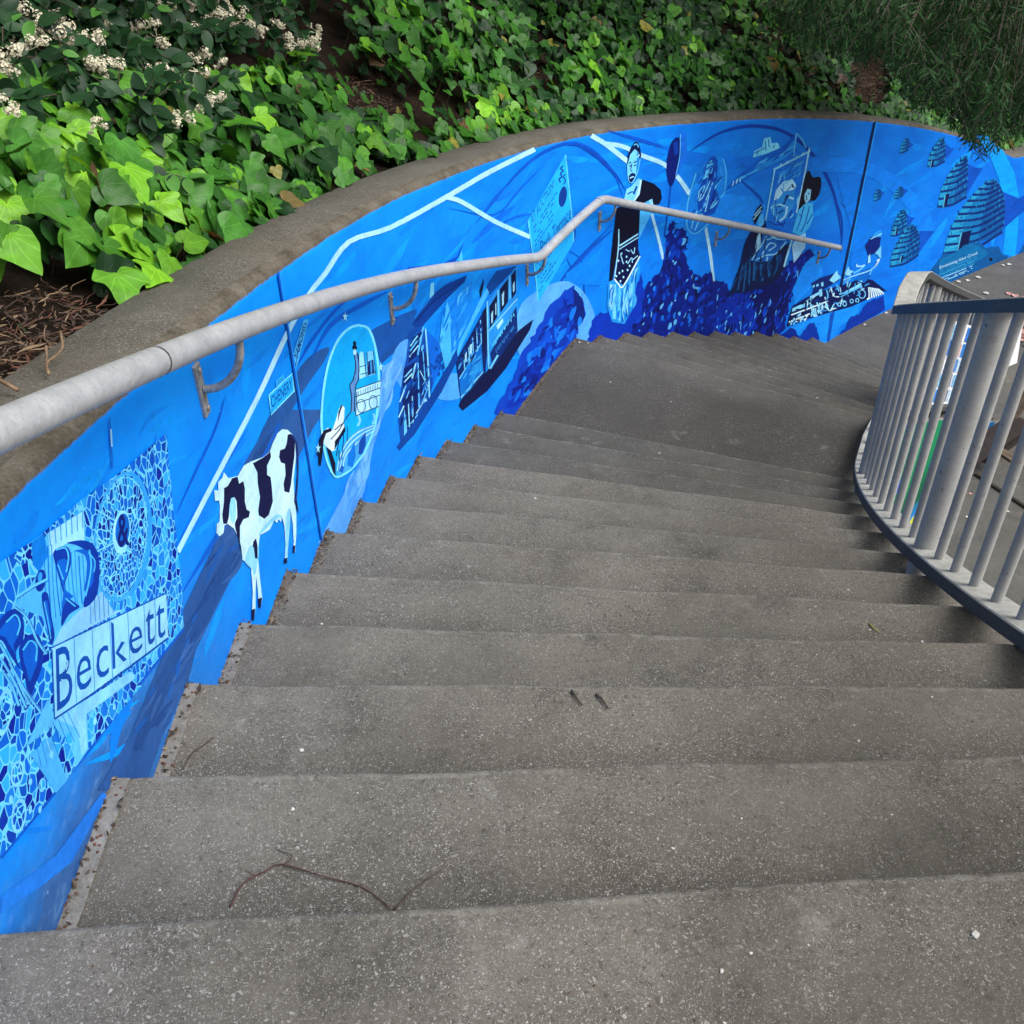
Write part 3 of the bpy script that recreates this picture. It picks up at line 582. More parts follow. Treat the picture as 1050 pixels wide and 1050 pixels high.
for pts in ([(168, 440), (185, 430), (205, 395), (230, 388), (236, 420), (255, 408), (262, 440), (262, 500), (270, 535), (285, 545), (280, 570), (255, 580), (240, 610), (240, 680), (246, 740), (232, 660), (220, 625), (216, 600), (228, 570), (225, 500), (215, 480), (200, 485), (193, 520), (190, 570), (182, 600), (165, 600), (160, 560), (168, 500)], [(298, 328), (345, 302), (377, 275), (380, 300), (362, 340), (362, 380), (378, 390), (384, 440), (388, 500), (370, 560), (350, 577), (325, 562), (322, 540), (330, 480), (320, 420), (318, 370)],
            [(455, 200), (470, 195), (488, 230), (485, 300), (478, 350), (470, 420), (462, 460), (440, 455), (436, 420), (445, 380), (442, 330), (425, 325), (416, 300), (420, 270), (442, 262), (450, 240)], [(300, 680), (312, 665), (318, 690), (320, 755), (308, 755), (303, 710), (297, 700)], [(293, 985), (309, 980), (303, 1034), (293, 1032)], [(322, 935), (340, 930), (333, 979), (323, 972)], [(440, 755), (453, 752), (452, 778), (438, 778)], [(480, 698), (489, 696), (487, 730), (478, 730)], [(486, 460), (494, 478), (505, 555), (490, 520), (483, 500)]):
    b.poly(ZI(pts), rgb(8, 14, 62), adv=False)
b.lay += .000014
b.line(ZI([(475, 200), (492, 235), (500, 290), (500, 380), (494, 470), (488, 500)]), 1.6, rgb(20, 40, 110))
b.build('painted_cow')
# --- street signs
b = Paint(BG + .0002)
b.poly(ZC([(78, 552), (203, 436), (213, 530), (88, 658)]), rgb(20, 160, 240)); b.line(ZC([(78, 552), (203, 436), (213, 530), (88, 658), (78, 552)]), 1.4, rgb(110, 215, 250), smooth=False)
b.text('CHENERY', ZC([(86, 562), (200, 457), (206, 515), (92, 625)]), rgb(0, 60, 150), .01)
b.poly(ZC([(113, 478), (157, 438), (160, 466), (117, 508)]), rgb(40, 170, 242)); b.text('200', ZC([(120, 482), (152, 452), (154, 466), (122, 496)]), rgb(0, 60, 150))
b.poly(ZC([(262, 150), (292, 140), (228, 398), (206, 415), (205, 345)]), rgb(70, 176, 240)); b.text('DIAMOND', ZC([(208, 345), (264, 165), (284, 160), (222, 400)]), rgb(0, 50, 130), .02)
b.build('painted_street_signs')
# --- oval of a horse drawn carriage on a bridge
b = Paint(BG + .0002)
ov = [(560, 175), (610, 190), (640, 250), (656, 320), (668, 400), (672, 520), (662, 640), (640, 740), (590, 860), (520, 950), (450, 992), (420, 970), (390, 900), (370, 800), (361, 700), (365, 600), (377, 490), (402, 370), (450, 255), (510, 192)]
b.poly(ZC(ov), rgb(0, 164, 244), smooth=True); b.line(ZC(ov + [ov[0]]), 2.4, rgb(116, 222, 252))
b.poly(ZC([(440, 965), (450, 900), (490, 800), (560, 735), (650, 705), (640, 740), (590, 860), (520, 950), (460, 985)]), rgb(60, 160, 235))
for r0 in (0, 14, 28): b.line(ZC([(445 + r0, 960), (462 + r0, 880), (505 + r0, 800 + r0), (570 + r0, 745 + r0), (645, 715 + r0)]), .9, rgb(170, 230, 250))
b.poly(ZC([(500, 930), (505, 870), (540, 800), (545, 880), (530, 940)]), rgb(0, 110, 215)); b.poly(ZC([(560, 870), (565, 800), (600, 750), (600, 820), (580, 870)]), rgb(0, 70, 170)); b.poly(ZC([(455, 960), (470, 925), (482, 940), (475, 970)]), rgb(0, 90, 195))
b.line(ZC([(470, 640), (480, 760), (470, 900)]), 1, rgb(0, 50, 140)); b.line(ZC([(500, 720), (500, 800)]), .9, rgb(0, 50, 140))
b.poly(ZC([(548, 520), (682, 474), (670, 612), (543, 664)]), rgb(170, 226, 248))
for pts in ([(548, 520), (682, 474)], [(546, 560), (680, 512)], [(545, 598), (676, 552)], [(543, 664), (670, 612)], [(552, 535), (545, 660)]): b.line(ZC(pts), .9, rgb(10, 30, 90), adv=False)
for i in range(9): b.line(ZC([(560 + i * 13, 528 - i * 4.6), (559 + i * 13, 552 - i * 4.6)]), .6, rgb(40, 100, 170), adv=False)
b.lay += .000014
for (x, y) in ((575, 610), (640, 590)): b.ell(*ZC([(x, y)])[0], 4.2, 7, rgb(30, 90, 170), ring=.9, n=14)
for (x, y) in ((560, 690), (640, 680)): b.line(ZC([(x, y - 30), (x + 8, y), (x - 4, y + 28)]), 2.2, rgb(120, 200, 240))
b.poly(ZC([(562, 330), (575, 315), (590, 325), (602, 450), (560, 470)]), rgb(140, 215, 248)); b.poly(ZC([(608, 318), (640, 312), (652, 440), (600, 452)]), rgb(110, 200, 246)); b.poly(ZC([(612, 372), (640, 360), (646, 436), (612, 444)]), NAVY); b.poly(ZC([(622, 372), (632, 368), (636, 438), (626, 440)]), rgb(60, 150, 225))
for pts in ([(562, 330), (562, 470)], [(590, 325), (602, 450)], [(568, 400), (600, 390)], [(570, 440), (652, 424)], [(606, 320), (612, 452)], [(640, 312), (652, 440)]): b.line(ZC(pts), .8, rgb(10, 40, 110), adv=False)
b.lay += .000014
b.poly(ZC([(534, 312), (553, 322), (562, 400), (560, 465), (546, 500), (536, 560), (540, 640), (520, 642), (520, 560), (512, 500), (530, 470), (542, 400)]), rgb(86, 140, 205)); b.line(ZC([(534, 312), (545, 400), (530, 470), (514, 500), (522, 560), (520, 640)]), 1, INK); b.line(ZC([(553, 322), (563, 400), (558, 470), (544, 510), (538, 640)]), 1, INK)
b.poly(ZC([(524, 290), (532, 286), (530, 265), (540, 258), (548, 268), (547, 288), (554, 296), (552, 306), (530, 306)]), INK); b.ell(*ZC([(540, 320)])[0], 1.6, 3, rgb(170, 220, 245), n=10)
b.poly(ZC([(362, 752), (395, 728), (420, 740), (440, 680), (455, 625), (470, 603), (486, 620), (480, 700), (488, 745), (460, 785), (432, 850), (405, 856), (385, 832), (370, 805)]), rgb(206, 236, 250))
for pts in ([(348, 790), (372, 742), (412, 728), (416, 745), (385, 758), (372, 800), (366, 870), (356, 935), (345, 925), (346, 850)], [(385, 828), (412, 850), (436, 920), (436, 985), (422, 965), (405, 900)], [(455, 770), (488, 715), (490, 745), (450, 810), (430, 850), (432, 800)], [(452, 640), (466, 606), (476, 604), (462, 640), (448, 700)]): b.poly(ZC(pts), INK, adv=False)
b.lay += .000014
for pts in ([(520, 640), (490, 680), (455, 740), (410, 790)], [(430, 740), (480, 700)], [(440, 880), (455, 800), (470, 760)], [(372, 800), (340, 850), (342, 880)], [(455, 850), (458, 910)]): b.line(ZC(pts), 1, rgb(16, 26, 80))
for (x, y) in ((488, 130), (680, 400), (342, 838)):
    st = [(x + 15 * r * math.cos(a), y + 30 * r * math.sin(a)) for i in range(10) for r, a in ((1 if i % 2 == 0 else .38, -math.pi / 2 + i * math.pi / 5),)]; b.poly(ZC(st), rgb(150, 222, 252))
b.build('painted_carriage_oval')
# --- old house
b = Paint(BG + .0002)
b.poly(ZD([(300, 560), (310, 450), (335, 350), (465, 235), (475, 380), (440, 480), (385, 590), (360, 650), (330, 690)]), rgb(10, 130, 235)); b.poly(ZD([(340, 345), (355, 400), (362, 655), (330, 690), (300, 560), (312, 440)]), rgb(66, 182, 252))
b.poly(ZD([(160, 460), (255, 320), (330, 260), (440, 210), (430, 245), (350, 320), (215, 470), (175, 475)]), rgb(0, 58, 150)); b.line(ZD([(175, 450), (270, 345), (350, 290), (435, 225)]), 1, rgb(0, 30, 100)); b.line(ZD([(170, 430), (268, 310)]), 1.6, rgb(20, 120, 220))
b.poly(ZD([(380, 140), (430, 30), (400, 110), (320, 150), (140, 170), (110, 200), (250, 190), (440, 180)]), rgb(0, 70, 190)); b.poly(ZD([(395, 130), (415, 80), (420, 130), (405, 150)]), rgb(60, 180, 248))
b.poly(ZD([(255, 252), (272, 248), (272, 308), (248, 330)]), rgb(110, 205, 250))
b.poly(ZD([(145, 500), (215, 468), (235, 520), (268, 760), (250, 850), (165, 1000), (100, 1060), (88, 950), (95, 850), (118, 690), (130, 640)]), rgb(4, 70, 165)); b.poly(ZD([(225, 480), (300, 560), (305, 690), (268, 770), (250, 640)]), rgb(0, 100, 215))
b.poly(ZD([(150, 540), (205, 500), (190, 620), (140, 660)]), NAVY); b.poly(ZD([(118, 690), (180, 650), (160, 740), (110, 790)]), NAVY); b.poly(ZD([(195, 560), (235, 620), (250, 780), (215, 860), (190, 780)]), rgb(0, 30, 100)); b.poly(ZD([(110, 850), (185, 760), (190, 900), (150, 1000), (120, 990)]), rgb(0, 26, 92))
for pts, w_ in (([(150, 575), (188, 520)], 1.4), ([(148, 600), (200, 530)], 1.4), ([(146, 630), (192, 570)], 1.2), ([(188, 620), (217, 475)], 1.8), ([(120, 735), (160, 690)], 1.3), ([(118, 760), (160, 715)], 1.3), ([(160, 740), (178, 660)], 1.6), ([(228, 485), (240, 640), (250, 860)], 1.6), ([(200, 700), (245, 790)], .8), ([(190, 660), (196, 900)], 1.2), ([(160, 830), (166, 1000)], 1.1), ([(140, 860), (146, 990)], 1.1), ([(215, 600), (230, 800)], 1), ([(205, 880), (240, 790)], 1), ([(96, 860), (120, 800)], 1.2), ([(90, 940), (118, 880)], 1.2), ([(180, 920), (230, 840)], 1), ([(215, 860), (235, 850)], 2)): b.line(ZD(pts), w_, random.choice([rgb(120, 205, 250), rgb(80, 180, 245), rgb(150, 220, 250)]), adv=False)
b.lay += .000014
b.poly(ZD([(118, 890), (130, 960), (135, 1040), (118, 1050)]), rgb(90, 190, 248))
b.poly(ZD([(80, 1090), (160, 975), (262, 815), (330, 700), (388, 588), (396, 640), (310, 810), (170, 1030), (95, 1110)]), rgb(0, 62, 152))
for i in range(26):
    q = (300 + random.gauss(0, 17), 650 + random.gauss(0, 32)); b.ell(*ZD([q])[0], 1.2, 2.2, rgb(0, 66, 160), n=7)
hatch(b, ZD([(300, 560), (335, 350), (465, 235), (475, 380), (385, 590), (330, 690)]), 26, -68, 16, 2.4, [rgb(30, 150, 244), rgb(0, 112, 220), rgb(70, 180, 250)], 10); hatch(b, ZD([(145, 500), (235, 480), (268, 760), (165, 1000), (100, 1050), (95, 850)]), 40, -64, 12, 1.6, [rgb(0, 40, 120), rgb(20, 100, 196), rgb(0, 20, 84), rgb(90, 180, 244)], 14)
b.build('painted_house')
# --- streetcar
b = Paint(BG + .0002)
b.poly(ZD([(410, 850), (530, 720), (600, 640), (700, 500), (782, 436), (765, 490), (640, 690), (545, 805), (420, 905), (400, 880)]), rgb(4, 16, 66))
b.poly(ZD([(386, 650), (430, 570), (535, 380), (548, 560), (536, 715), (408, 845), (400, 790)]), rgb(2, 32, 100)); b.poly(ZD([(402, 745), (515, 555), (525, 700), (410, 838)]), rgb(0, 104, 200)); b.poly(ZD([(470, 690), (515, 610), (522, 700), (450, 775)]), rgb(30, 140, 222))
b.poly(ZD([(384, 622), (400, 560), (440, 480), (500, 350), (590, 190), (625, 185), (560, 290), (480, 440), (420, 560), (390, 640)]), rgb(62, 176, 250)); b.poly(ZD([(540, 270), (590, 190), (700, 160), (560, 310)]), rgb(0, 66, 150))
b.poly(ZD([(545, 345), (700, 160), (702, 400), (560, 692), (548, 600)]), rgb(30, 140, 230)); b.poly(ZD([(560, 610), (695, 370), (702, 495), (572, 690)]), rgb(0, 38, 110))
for q in ([(555, 372), (596, 308), (596, 425), (560, 482)], [(610, 282), (652, 228), (652, 348), (613, 404)], [(668, 212), (692, 180), (693, 300), (671, 334)], [(505, 290), (528, 225), (526, 270), (510, 330)], [(520, 400), (540, 370), (545, 520), (525, 620)]): b.poly(ZD(q), rgb(2, 14, 60), adv=False)
b.lay += .000014
for q in ([(565, 410), (575, 390), (574, 450), (567, 460)], [(620, 310), (632, 290), (630, 360), (622, 370)], [(676, 260), (686, 240), (685, 290), (678, 300)], [(586, 360), (592, 350), (592, 410), (587, 415)], [(455, 570), (468, 560), (466, 610), (456, 620)], [(430, 620), (440, 600), (440, 650), (432, 660)]): b.poly(ZD(q), rgb(150, 210, 240), adv=False)
b.lay += .000014
for pts, w_ in (([(545, 345), (552, 690)], 1.6), ([(600, 285), (603, 420)], 1.2), ([(660, 210), (662, 330)], 1.2), ([(550, 500), (700, 330)], 1.4), ([(560, 690), (600, 620)], 2), ([(470, 530), (475, 640)], 1), ([(490, 480), (496, 600)], 1), ([(510, 440), (515, 560)], 1), ([(450, 580), (455, 660)], 1), ([(425, 620), (430, 700)], 1), ([(410, 838), (525, 705)], 1.2), ([(402, 742), (515, 556)], 1)): b.line(ZD(pts), w_, rgb(110, 200, 248), adv=False)
for i in range(16):
    u = i / 16; x, y = 572 + 115 * u, 560 - 165 * u; b.line(ZD([(x, y), (x + random.uniform(-3, 6), y + random.uniform(10, 26))]), 1.0, rgb(80, 190, 245), adv=False)
    b.line(ZD([(590 + 95 * u, 590 - 130 * u), (594 + 95 * u, 575 - 130 * u + random.uniform(20, 40))]), .9, rgb(40, 110, 190), adv=False)
b.lay += .000014
b.poly(ZD([(592, 470), (625, 430), (628, 450), (600, 490)]), PALE)
hatch(b, ZD([(402, 745), (515, 555), (525, 700), (410, 838)]), 22, -55, 16, 2, [rgb(40, 150, 226), rgb(0, 84, 180), rgb(20, 130, 215)], 8); hatch(b, ZD([(386, 650), (535, 380), (545, 560), (405, 745)]), 22, -62, 10, 1.4, [rgb(0, 70, 160), rgb(0, 14, 60), rgb(60, 150, 225)], 14)
b.build('painted_streetcar')
# --- auction bill
b = Paint(BG + .0002)
b.poly(ZE([(350, 520), (368, 560), (362, 625), (345, 560)]), rgb(0, 70, 180))
b.poly(ZE([(312, 148), (330, 300), (350, 520), (357, 620), (165, 945), (150, 800), (110, 500)]), rgb(28, 172, 250)); b.line(ZE([(110, 500), (150, 800), (165, 940)]), 1.1, rgb(90, 205, 252)); b.line(ZE([(312, 150), (350, 520), (356, 618)]), 1.1, rgb(90, 205, 252))
b.ell(*ZE([(297, 376)])[0], 21 / 5.25, 56 / 5.25, rgb(0, 52, 140), 8)
b.text('AT AUCTION!', ZE([(122, 478), (246, 282), (250, 318), (130, 535)]), rgb(0, 74, 172)); b.text('Park Terrace', ZE([(175, 620), (338, 420), (344, 490), (182, 690)]), rgb(0, 74, 176))
for i in range(15):
    t = i / 14; x0 = 132 + 30 * t; y0 = 545 + 340 * t; L = .55 + .4 * random.random()
    if 4 < i < 8: continue
    dx, dy = (195 - 30 * t) * L * .75, -(300 - 60 * t) * L * .75; n = 7
    for j in range(n):
        if random.random() < .78: b.line(ZE([(x0 + 8 + dx * j / n, y0 + dy * j / n), (x0 + 8 + dx * (j + .75) / n, y0 + dy * (j + .75) / n)]), 1.0, rgb(0, 96, 196), adv=False)
b.lay += .000014
b.line(ZE([(285, 300), (278, 280), (292, 270), (285, 250), (300, 235), (285, 225), (298, 210)]), 1.6, rgb(0, 60, 160)); b.line(ZE([(300, 310), (312, 290), (300, 270), (310, 255)]), 1.2, rgb(0, 60, 160))
b.build('painted_auction_bill')
# --- bushes (pale moon disc behind the first)
b = Paint(BG + .00008)
b.poly(Z4([(560, 590), (572, 470), (640, 400), (740, 358), (800, 368), (850, 415), (888, 505), (880, 600), (800, 640), (600, 680)]), rgb(84, 168, 246), smooth=True)
b.poly(Z5([(0, 690), (20, 676), (60, 720), (100, 790), (110, 850), (100, 900), (30, 900)]), rgb(84, 168, 246), smooth=True)
def jag(pts, amp, n=5):
    out = []
    for i in range(len(pts)):
        a, c = np.array(pts[i], float), np.array(pts[(i + 1) % len(pts)], float)
        for k in range(n): p = a + (c - a) * k / n; out.append(tuple(p + rng.normal(0, amp, 2)))
    return out
b.poly(Z4(jag([(470, 900), (545, 760), (600, 640), (650, 560), (690, 470), (760, 395), (800, 372), (810, 420), (840, 440), (846, 500), (820, 560), (806, 600), (560, 930)], 5)), rgb(0, 62, 190)); b.poly(Z4(jag([(520, 880), (600, 720), (700, 560), (770, 430), (800, 480), (770, 600), (600, 850)], 6)), rgb(0, 44, 170))
b.poly(Z4(jag([(800, 380), (840, 445), (848, 505), (815, 560), (800, 560)], 4)), rgb(0, 30, 120))
hatch(b, Z4([(500, 890), (560, 760), (650, 590), (760, 400), (840, 460), (806, 590), (590, 860)]), 90, -64, 15, 4.5, [rgb(0, 74, 205), rgb(0, 36, 150), rgb(0, 100, 225), rgb(10, 120, 235), rgb(0, 50, 170), rgb(0, 24, 120)], 22)
b.poly(Z4(jag([(855, 640), (870, 540), (910, 490), (960, 500), (1010, 520), (1060, 430), (1060, 640)], 5)), rgb(0, 44, 172))
b.poly(Z5(jag([(80, 900), (100, 820), (140, 790), (170, 800), (230, 760), (290, 640), (300, 700), (330, 900)], 4)), rgb(0, 50, 180))
big = [(240, 930), (255, 850), (290, 790), (308, 690), (345, 650), (370, 620), (385, 510), (402, 450), (415, 438), (430, 470), (465, 482), (470, 520), (455, 560), (470, 610), (490, 640), (520, 655), (558, 628), (566, 680), (610, 668), (640, 720), (700, 705), (760, 680), (820, 625), (870, 580), (940, 545), (952, 572), (912, 610), (910, 655), (872, 690), (868, 745), (845, 800), (830, 870), (900, 880), (960, 910), (960, 950), (240, 950)]
b.poly(Z5(jag(big, 5)), rgb(0, 26, 128)); b.poly(Z5(jag([(560, 900), (600, 730), (720, 710), (820, 660), (860, 640), (850, 780), (800, 900)], 7)), rgb(0, 14, 92)); b.poly(Z5(jag([(560, 840), (600, 760), (660, 700), (720, 760), (740, 840), (660, 900)], 8)), rgb(0, 40, 165))
def inside(p, poly):
    c = False
    for i in range(len(poly)):
        (x1, y1), (x2, y2) = poly[i - 1], poly[i]
        if (y1 > p[1]) != (y2 > p[1]) and p[0] < (x2 - x1) * (p[1] - y1) / (y2 - y1) + x1: c = not c
    return c
hatch(b, Z5(big), 130, -72, 12, 4, [rgb(0, 44, 172), rgb(0, 62, 196), rgb(0, 18, 104), rgb(0, 10, 76), rgb(0, 34, 150)], 22)
n = 0
while n < 300:
    p = (random.uniform(250, 940), random.uniform(440, 900))
    if not inside(p, big): continue
    n += 1; L = random.uniform(8, 34); a = R(random.uniform(95, 125)); q = (p[0] + L * math.cos(a), p[1] + L * math.sin(a))
    b.line(Z5([p, ((p[0] + q[0]) / 2 + random.uniform(-4, 4), (p[1] + q[1]) / 2), q]), random.uniform(.8, 3.4) if p[0] < 560 else random.uniform(.6, 1.6), random.choice([rgb(0, 70, 205), rgb(0, 58, 190), rgb(20, 120, 240), rgb(0, 18, 100), rgb(0, 40, 160), rgb(0, 12, 84)]) if random.random() < .82 else rgb(90, 180, 250), adv=(n % 20 == 0), taper=True)
b.build('painted_bushes')
# --- shopkeeper in an apron
b = Paint(LAST['painted_bushes'] + .00004)
b.poly(ZL([(105, 880), (110, 760), (130, 745), (180, 772), (195, 768), (262, 640), (268, 700), (245, 790), (235, 880), (190, 965), (130, 955)]), rgb(24, 146, 236))
for pts, w_, c in (([(125, 770), (120, 880)], 2.4, PALE), ([(140, 770), (140, 940)], 3.4, rgb(110, 205, 250)), ([(165, 790), (165, 950)], 2.6, rgb(90, 195, 248)), ([(185, 790), (180, 950)], 2, rgb(0, 80, 190)), ([(205, 770), (200, 930)], 2.4, rgb(0, 98, 205)), ([(235, 710), (220, 880)], 2.6, rgb(100, 200, 250)), ([(250, 680), (240, 790)], 1.6, rgb(0, 90, 200))): b.line(ZL(pts), w_, c, adv=False)
b.lay += .000014
b.poly(ZL([(262, 335), (275, 256), (335, 278), (368, 308), (373, 350), (360, 378), (310, 382), (272, 402), (266, 500), (256, 522), (165, 582), (150, 645), (132, 750), (114, 757), (122, 640), (145, 460), (150, 400), (190, 378), (240, 360)]), rgb(2, 4, 34))
b.poly(ZL([(285, 372), (325, 352), (332, 385), (318, 430), (280, 510), (262, 545), (262, 500), (266, 410)]), rgb(70, 180, 250)); b.poly(ZL([(310, 360), (326, 352), (332, 385), (318, 400)]), rgb(140, 215, 250))
b.poly(ZL([(188, 352), (200, 305), (225, 290), (255, 252), (276, 258), (264, 330), (240, 364), (205, 372)]), rgb(120, 212, 252)); b.line(ZL([(270, 262), (258, 325), (238, 360)]), 1.4, WHITE); b.line(ZL([(235, 330), (250, 290)]), 2, rgb(0, 60, 150)); b.line(ZL([(205, 330), (225, 318), (240, 322)]), 1.4, rgb(0, 70, 170))
b.poly(ZL([(165, 582), (256, 522), (258, 600), (266, 630), (185, 776), (140, 742), (152, 650)]), rgb(2, 10, 64)); b.line(ZL([(165, 582), (256, 524)]), 1.4, PALE); b.line(ZL([(162, 600), (258, 540)]), 1, PALE); b.line(ZL([(140, 742), (160, 768), (185, 778), (266, 632)]), 1.4, WHITE); b.line(ZL([(162, 500), (160, 590), (142, 735)]), 1.1, PALE)
for (x, y) in ((175, 620), (200, 635), (205, 700), (180, 705), (200, 660), (165, 715), (185, 735), (170, 755), (150, 730), (215, 680), (160, 655)): b.ell(*ZL([(x, y)])[0], .9, 1.3, PALE, n=8)
for pts in ([(170, 625), (185, 670), (178, 655)], [(205, 670), (225, 640), (228, 665)], [(220, 600), (235, 620), (240, 590)], [(195, 600), (215, 610)], [(230, 650), (255, 630)]): b.line(ZL(pts), .9, PALE)
b.poly(ZL([(203, 185), (212, 125), (235, 98), (258, 108), (268, 140), (262, 190), (248, 240), (228, 275), (210, 265), (204, 232)]), rgb(110, 206, 252), smooth=True)
b.poly(ZL([(250, 120), (266, 140), (258, 200), (245, 235), (250, 170)]), rgb(20, 130, 225))
b.poly(ZL([(202, 190), (206, 140), (222, 100), (242, 72), (258, 76), (268, 110), (272, 140), (264, 160), (258, 126), (240, 108), (218, 135), (210, 165)]), rgb(0, 14, 70)); b.line(ZL([(235, 90), (250, 84), (258, 100)]), 1.1, rgb(90, 190, 245)); b.line(ZL([(252, 150), (262, 135)]), 1.4, PALE)
b.poly(ZL([(210, 240), (226, 224), (242, 228), (244, 240), (232, 262), (222, 274), (212, 264)]), rgb(0, 20, 90)); b.line(ZL([(216, 252), (228, 244), (236, 246)]), 1.2, rgb(150, 215, 245))
for pts, w_ in (([(212, 178), (222, 172)], 1.2), ([(234, 176), (248, 168)], 1.2), ([(214, 192), (221, 190)], 1.4), ([(236, 190), (246, 186)], 1.4), ([(226, 180), (220, 212), (228, 216)], .9)): b.line(ZL(pts), w_, rgb(0, 30, 110), adv=False)
hatch(b, ZL([(110, 760), (195, 770), (262, 645), (240, 880), (190, 960), (110, 900)]), 36, -86, 16, 1.8, [rgb(60, 170, 242), rgb(0, 110, 215), rgb(120, 208, 250)], 6)
b.build('painted_shopkeeper')
# --- blade and glass portrait
b = Paint(BG + .0002)
b.poly(ZF([(135, 115), (178, 120), (178, 270), (125, 425), (85, 470), (115, 300)]), rgb(14, 108, 226)); b.poly(ZF([(70, 180), (125, 165), (130, 300), (97, 450), (56, 535), (24, 440), (30, 300)]), rgb(0, 22, 112), smooth=True); b.poly(ZF([(75, 200), (110, 180), (112, 280), (85, 300)]), rgb(0, 60, 170)); b.line(ZF([(56, 530), (45, 650), (22, 800), (8, 920)]), 1.1, rgb(0, 60, 170))
b.line(ZF([(130, 130), (125, 300), (95, 450)]), .9, rgb(90, 180, 248))
b.poly(ZF([(250, 430), (330, 345), (400, 295), (460, 312), (482, 420), (470, 560), (430, 660), (340, 840), (240, 897), (188, 860), (178, 760), (195, 620)]), rgb(8, 130, 236), smooth=True); b.line(ZF([(250, 430), (195, 620), (178, 760), (188, 860), (240, 897), (300, 860), (350, 815)]), 1.2, rgb(80, 190, 250)); b.line(ZF([(460, 320), (482, 430), (470, 570), (440, 620)]), 1.1, rgb(70, 185, 250))
b.poly(ZF([(322, 372), (360, 312), (395, 300), (417, 330), (416, 420), (392, 510), (432, 640), (392, 740), (330, 765), (265, 720), (258, 600), (300, 480)]), rgb(0, 72, 180)); b.poly(ZF([(318, 440), (335, 362), (370, 330), (388, 362), (372, 430), (330, 475), (300, 480)]), rgb(80, 188, 246)); b.poly(ZF([(345, 440), (385, 425), (375, 470), (345, 490)]), rgb(0, 40, 130))
for pts in ([(355, 380), (375, 372)], [(330, 420), (345, 430)], [(275, 560), (268, 640), (300, 620)], [(320, 530), (270, 640)], [(360, 490), (300, 620)], [(380, 500), (310, 680)], [(350, 600), (320, 730)], [(260, 720), (230, 790), (215, 860)], [(300, 740), (240, 870)]): b.line(ZF(pts), 1.1, rgb(120, 206, 250), adv=False)
b.lay += .000014
for pts in ([(340, 360), (385, 345)], [(350, 390), (372, 400)], [(290, 560), (300, 600)], [(400, 560), (350, 720)], [(380, 640), (420, 660)]): b.line(ZF(pts), 1.2, rgb(0, 30, 120), adv=False)
hatch(b, ZF([(250, 430), (400, 300), (475, 420), (430, 650), (240, 890), (185, 760)]), 40, -60, 12, 1.4, [rgb(40, 150, 240), rgb(0, 96, 205), rgb(90, 190, 248), rgb(0, 66, 170)], 14)
b.build('painted_portrait')
# --- procession with a banner
b = Paint(LAST['painted_bushes'] + .00004)
b.poly(ZG([(8, 400), (60, 340), (200, 222), (330, 160), (400, 88), (402, 180), (330, 232), (200, 292), (100, 355)]), rgb(0, 92, 206)); b.poly(ZG([(60, 350), (200, 262), (330, 190), (398, 110), (400, 170), (330, 228), (200, 288)]), rgb(24, 142, 236))
for x, y in ((55, 350), (75, 340), (95, 328)): b.line(ZG([(x, y + 20), (x + 8, y - 8)]), 1.1, PALE)
b.poly(ZG([(165, 218), (172, 182), (215, 160), (224, 115), (260, 105), (266, 140), (300, 138), (312, 165), (250, 192)]), rgb(110, 208, 250))
for pts in ([(190, 180), (188, 205)], [(232, 130), (236, 180)], [(250, 120), (252, 160)], [(280, 150), (278, 168)], [(172, 195), (230, 165)]): b.line(ZG(pts), 1.0, rgb(0, 90, 190), adv=False)
b.lay += .000014
b.line(ZG([(400, 85), (392, 150), (385, 212)]), 1.2, rgb(90, 190, 248)); b.line(ZG([(402, 88), (430, 120), (452, 165)]), 1.3, rgb(80, 185, 248))
# dark skirted figure on the left
b.poly(ZG([(118, 690), (150, 620), (205, 598), (235, 560), (250, 640), (345, 690), (372, 668), (345, 800), (300, 880), (130, 945), (40, 950), (98, 790)]), rgb(2, 22, 72))
for pts, w_ in (([(110, 790), (85, 930)], 1.4), ([(130, 780), (115, 940)], 1.3), ([(150, 780), (145, 900)], 1.6), ([(175, 780), (170, 880)], 2.5), ([(210, 790), (215, 880)], 3), ([(255, 770), (255, 860)], 3), ([(300, 740), (290, 840)], 2.4)): b.line(ZG(pts), w_, rgb(10, 88, 150), adv=False)
b.lay += .000014
b.poly(ZG([(164, 545), (178, 505), (210, 464), (222, 490), (198, 540), (176, 582)]), rgb(2, 10, 50)); b.line(ZG([(172, 530), (214, 480)]), 1.0, PALE); b.line(ZG([(168, 552), (210, 500)]), .9, PALE); b.poly(ZG([(190, 560), (205, 525), (222, 520), (225, 575), (198, 600)]), rgb(70, 180, 248))
b.poly(ZG([(190, 640), (206, 610), (208, 680), (185, 740), (178, 700)]), rgb(150, 215, 250))
# lace under the banner
b.poly(ZG([(232, 590), (372, 640), (352, 680), (310, 712), (260, 770), (205, 782), (150, 772), (200, 705)]), rgb(10, 100, 200))
for pts in ([(160, 768), (205, 700), (240, 640)], [(175, 772), (230, 745), (290, 735), (330, 690)], [(215, 740), (255, 680), (290, 690), (250, 720)], [(230, 600), (280, 650), (340, 660)], [(205, 780), (215, 760)], [(240, 775), (245, 752)], [(240, 660), (300, 640)], [(300, 725), (345, 670)]): b.line(ZG(pts), 1.3, rgb(130, 210, 250))
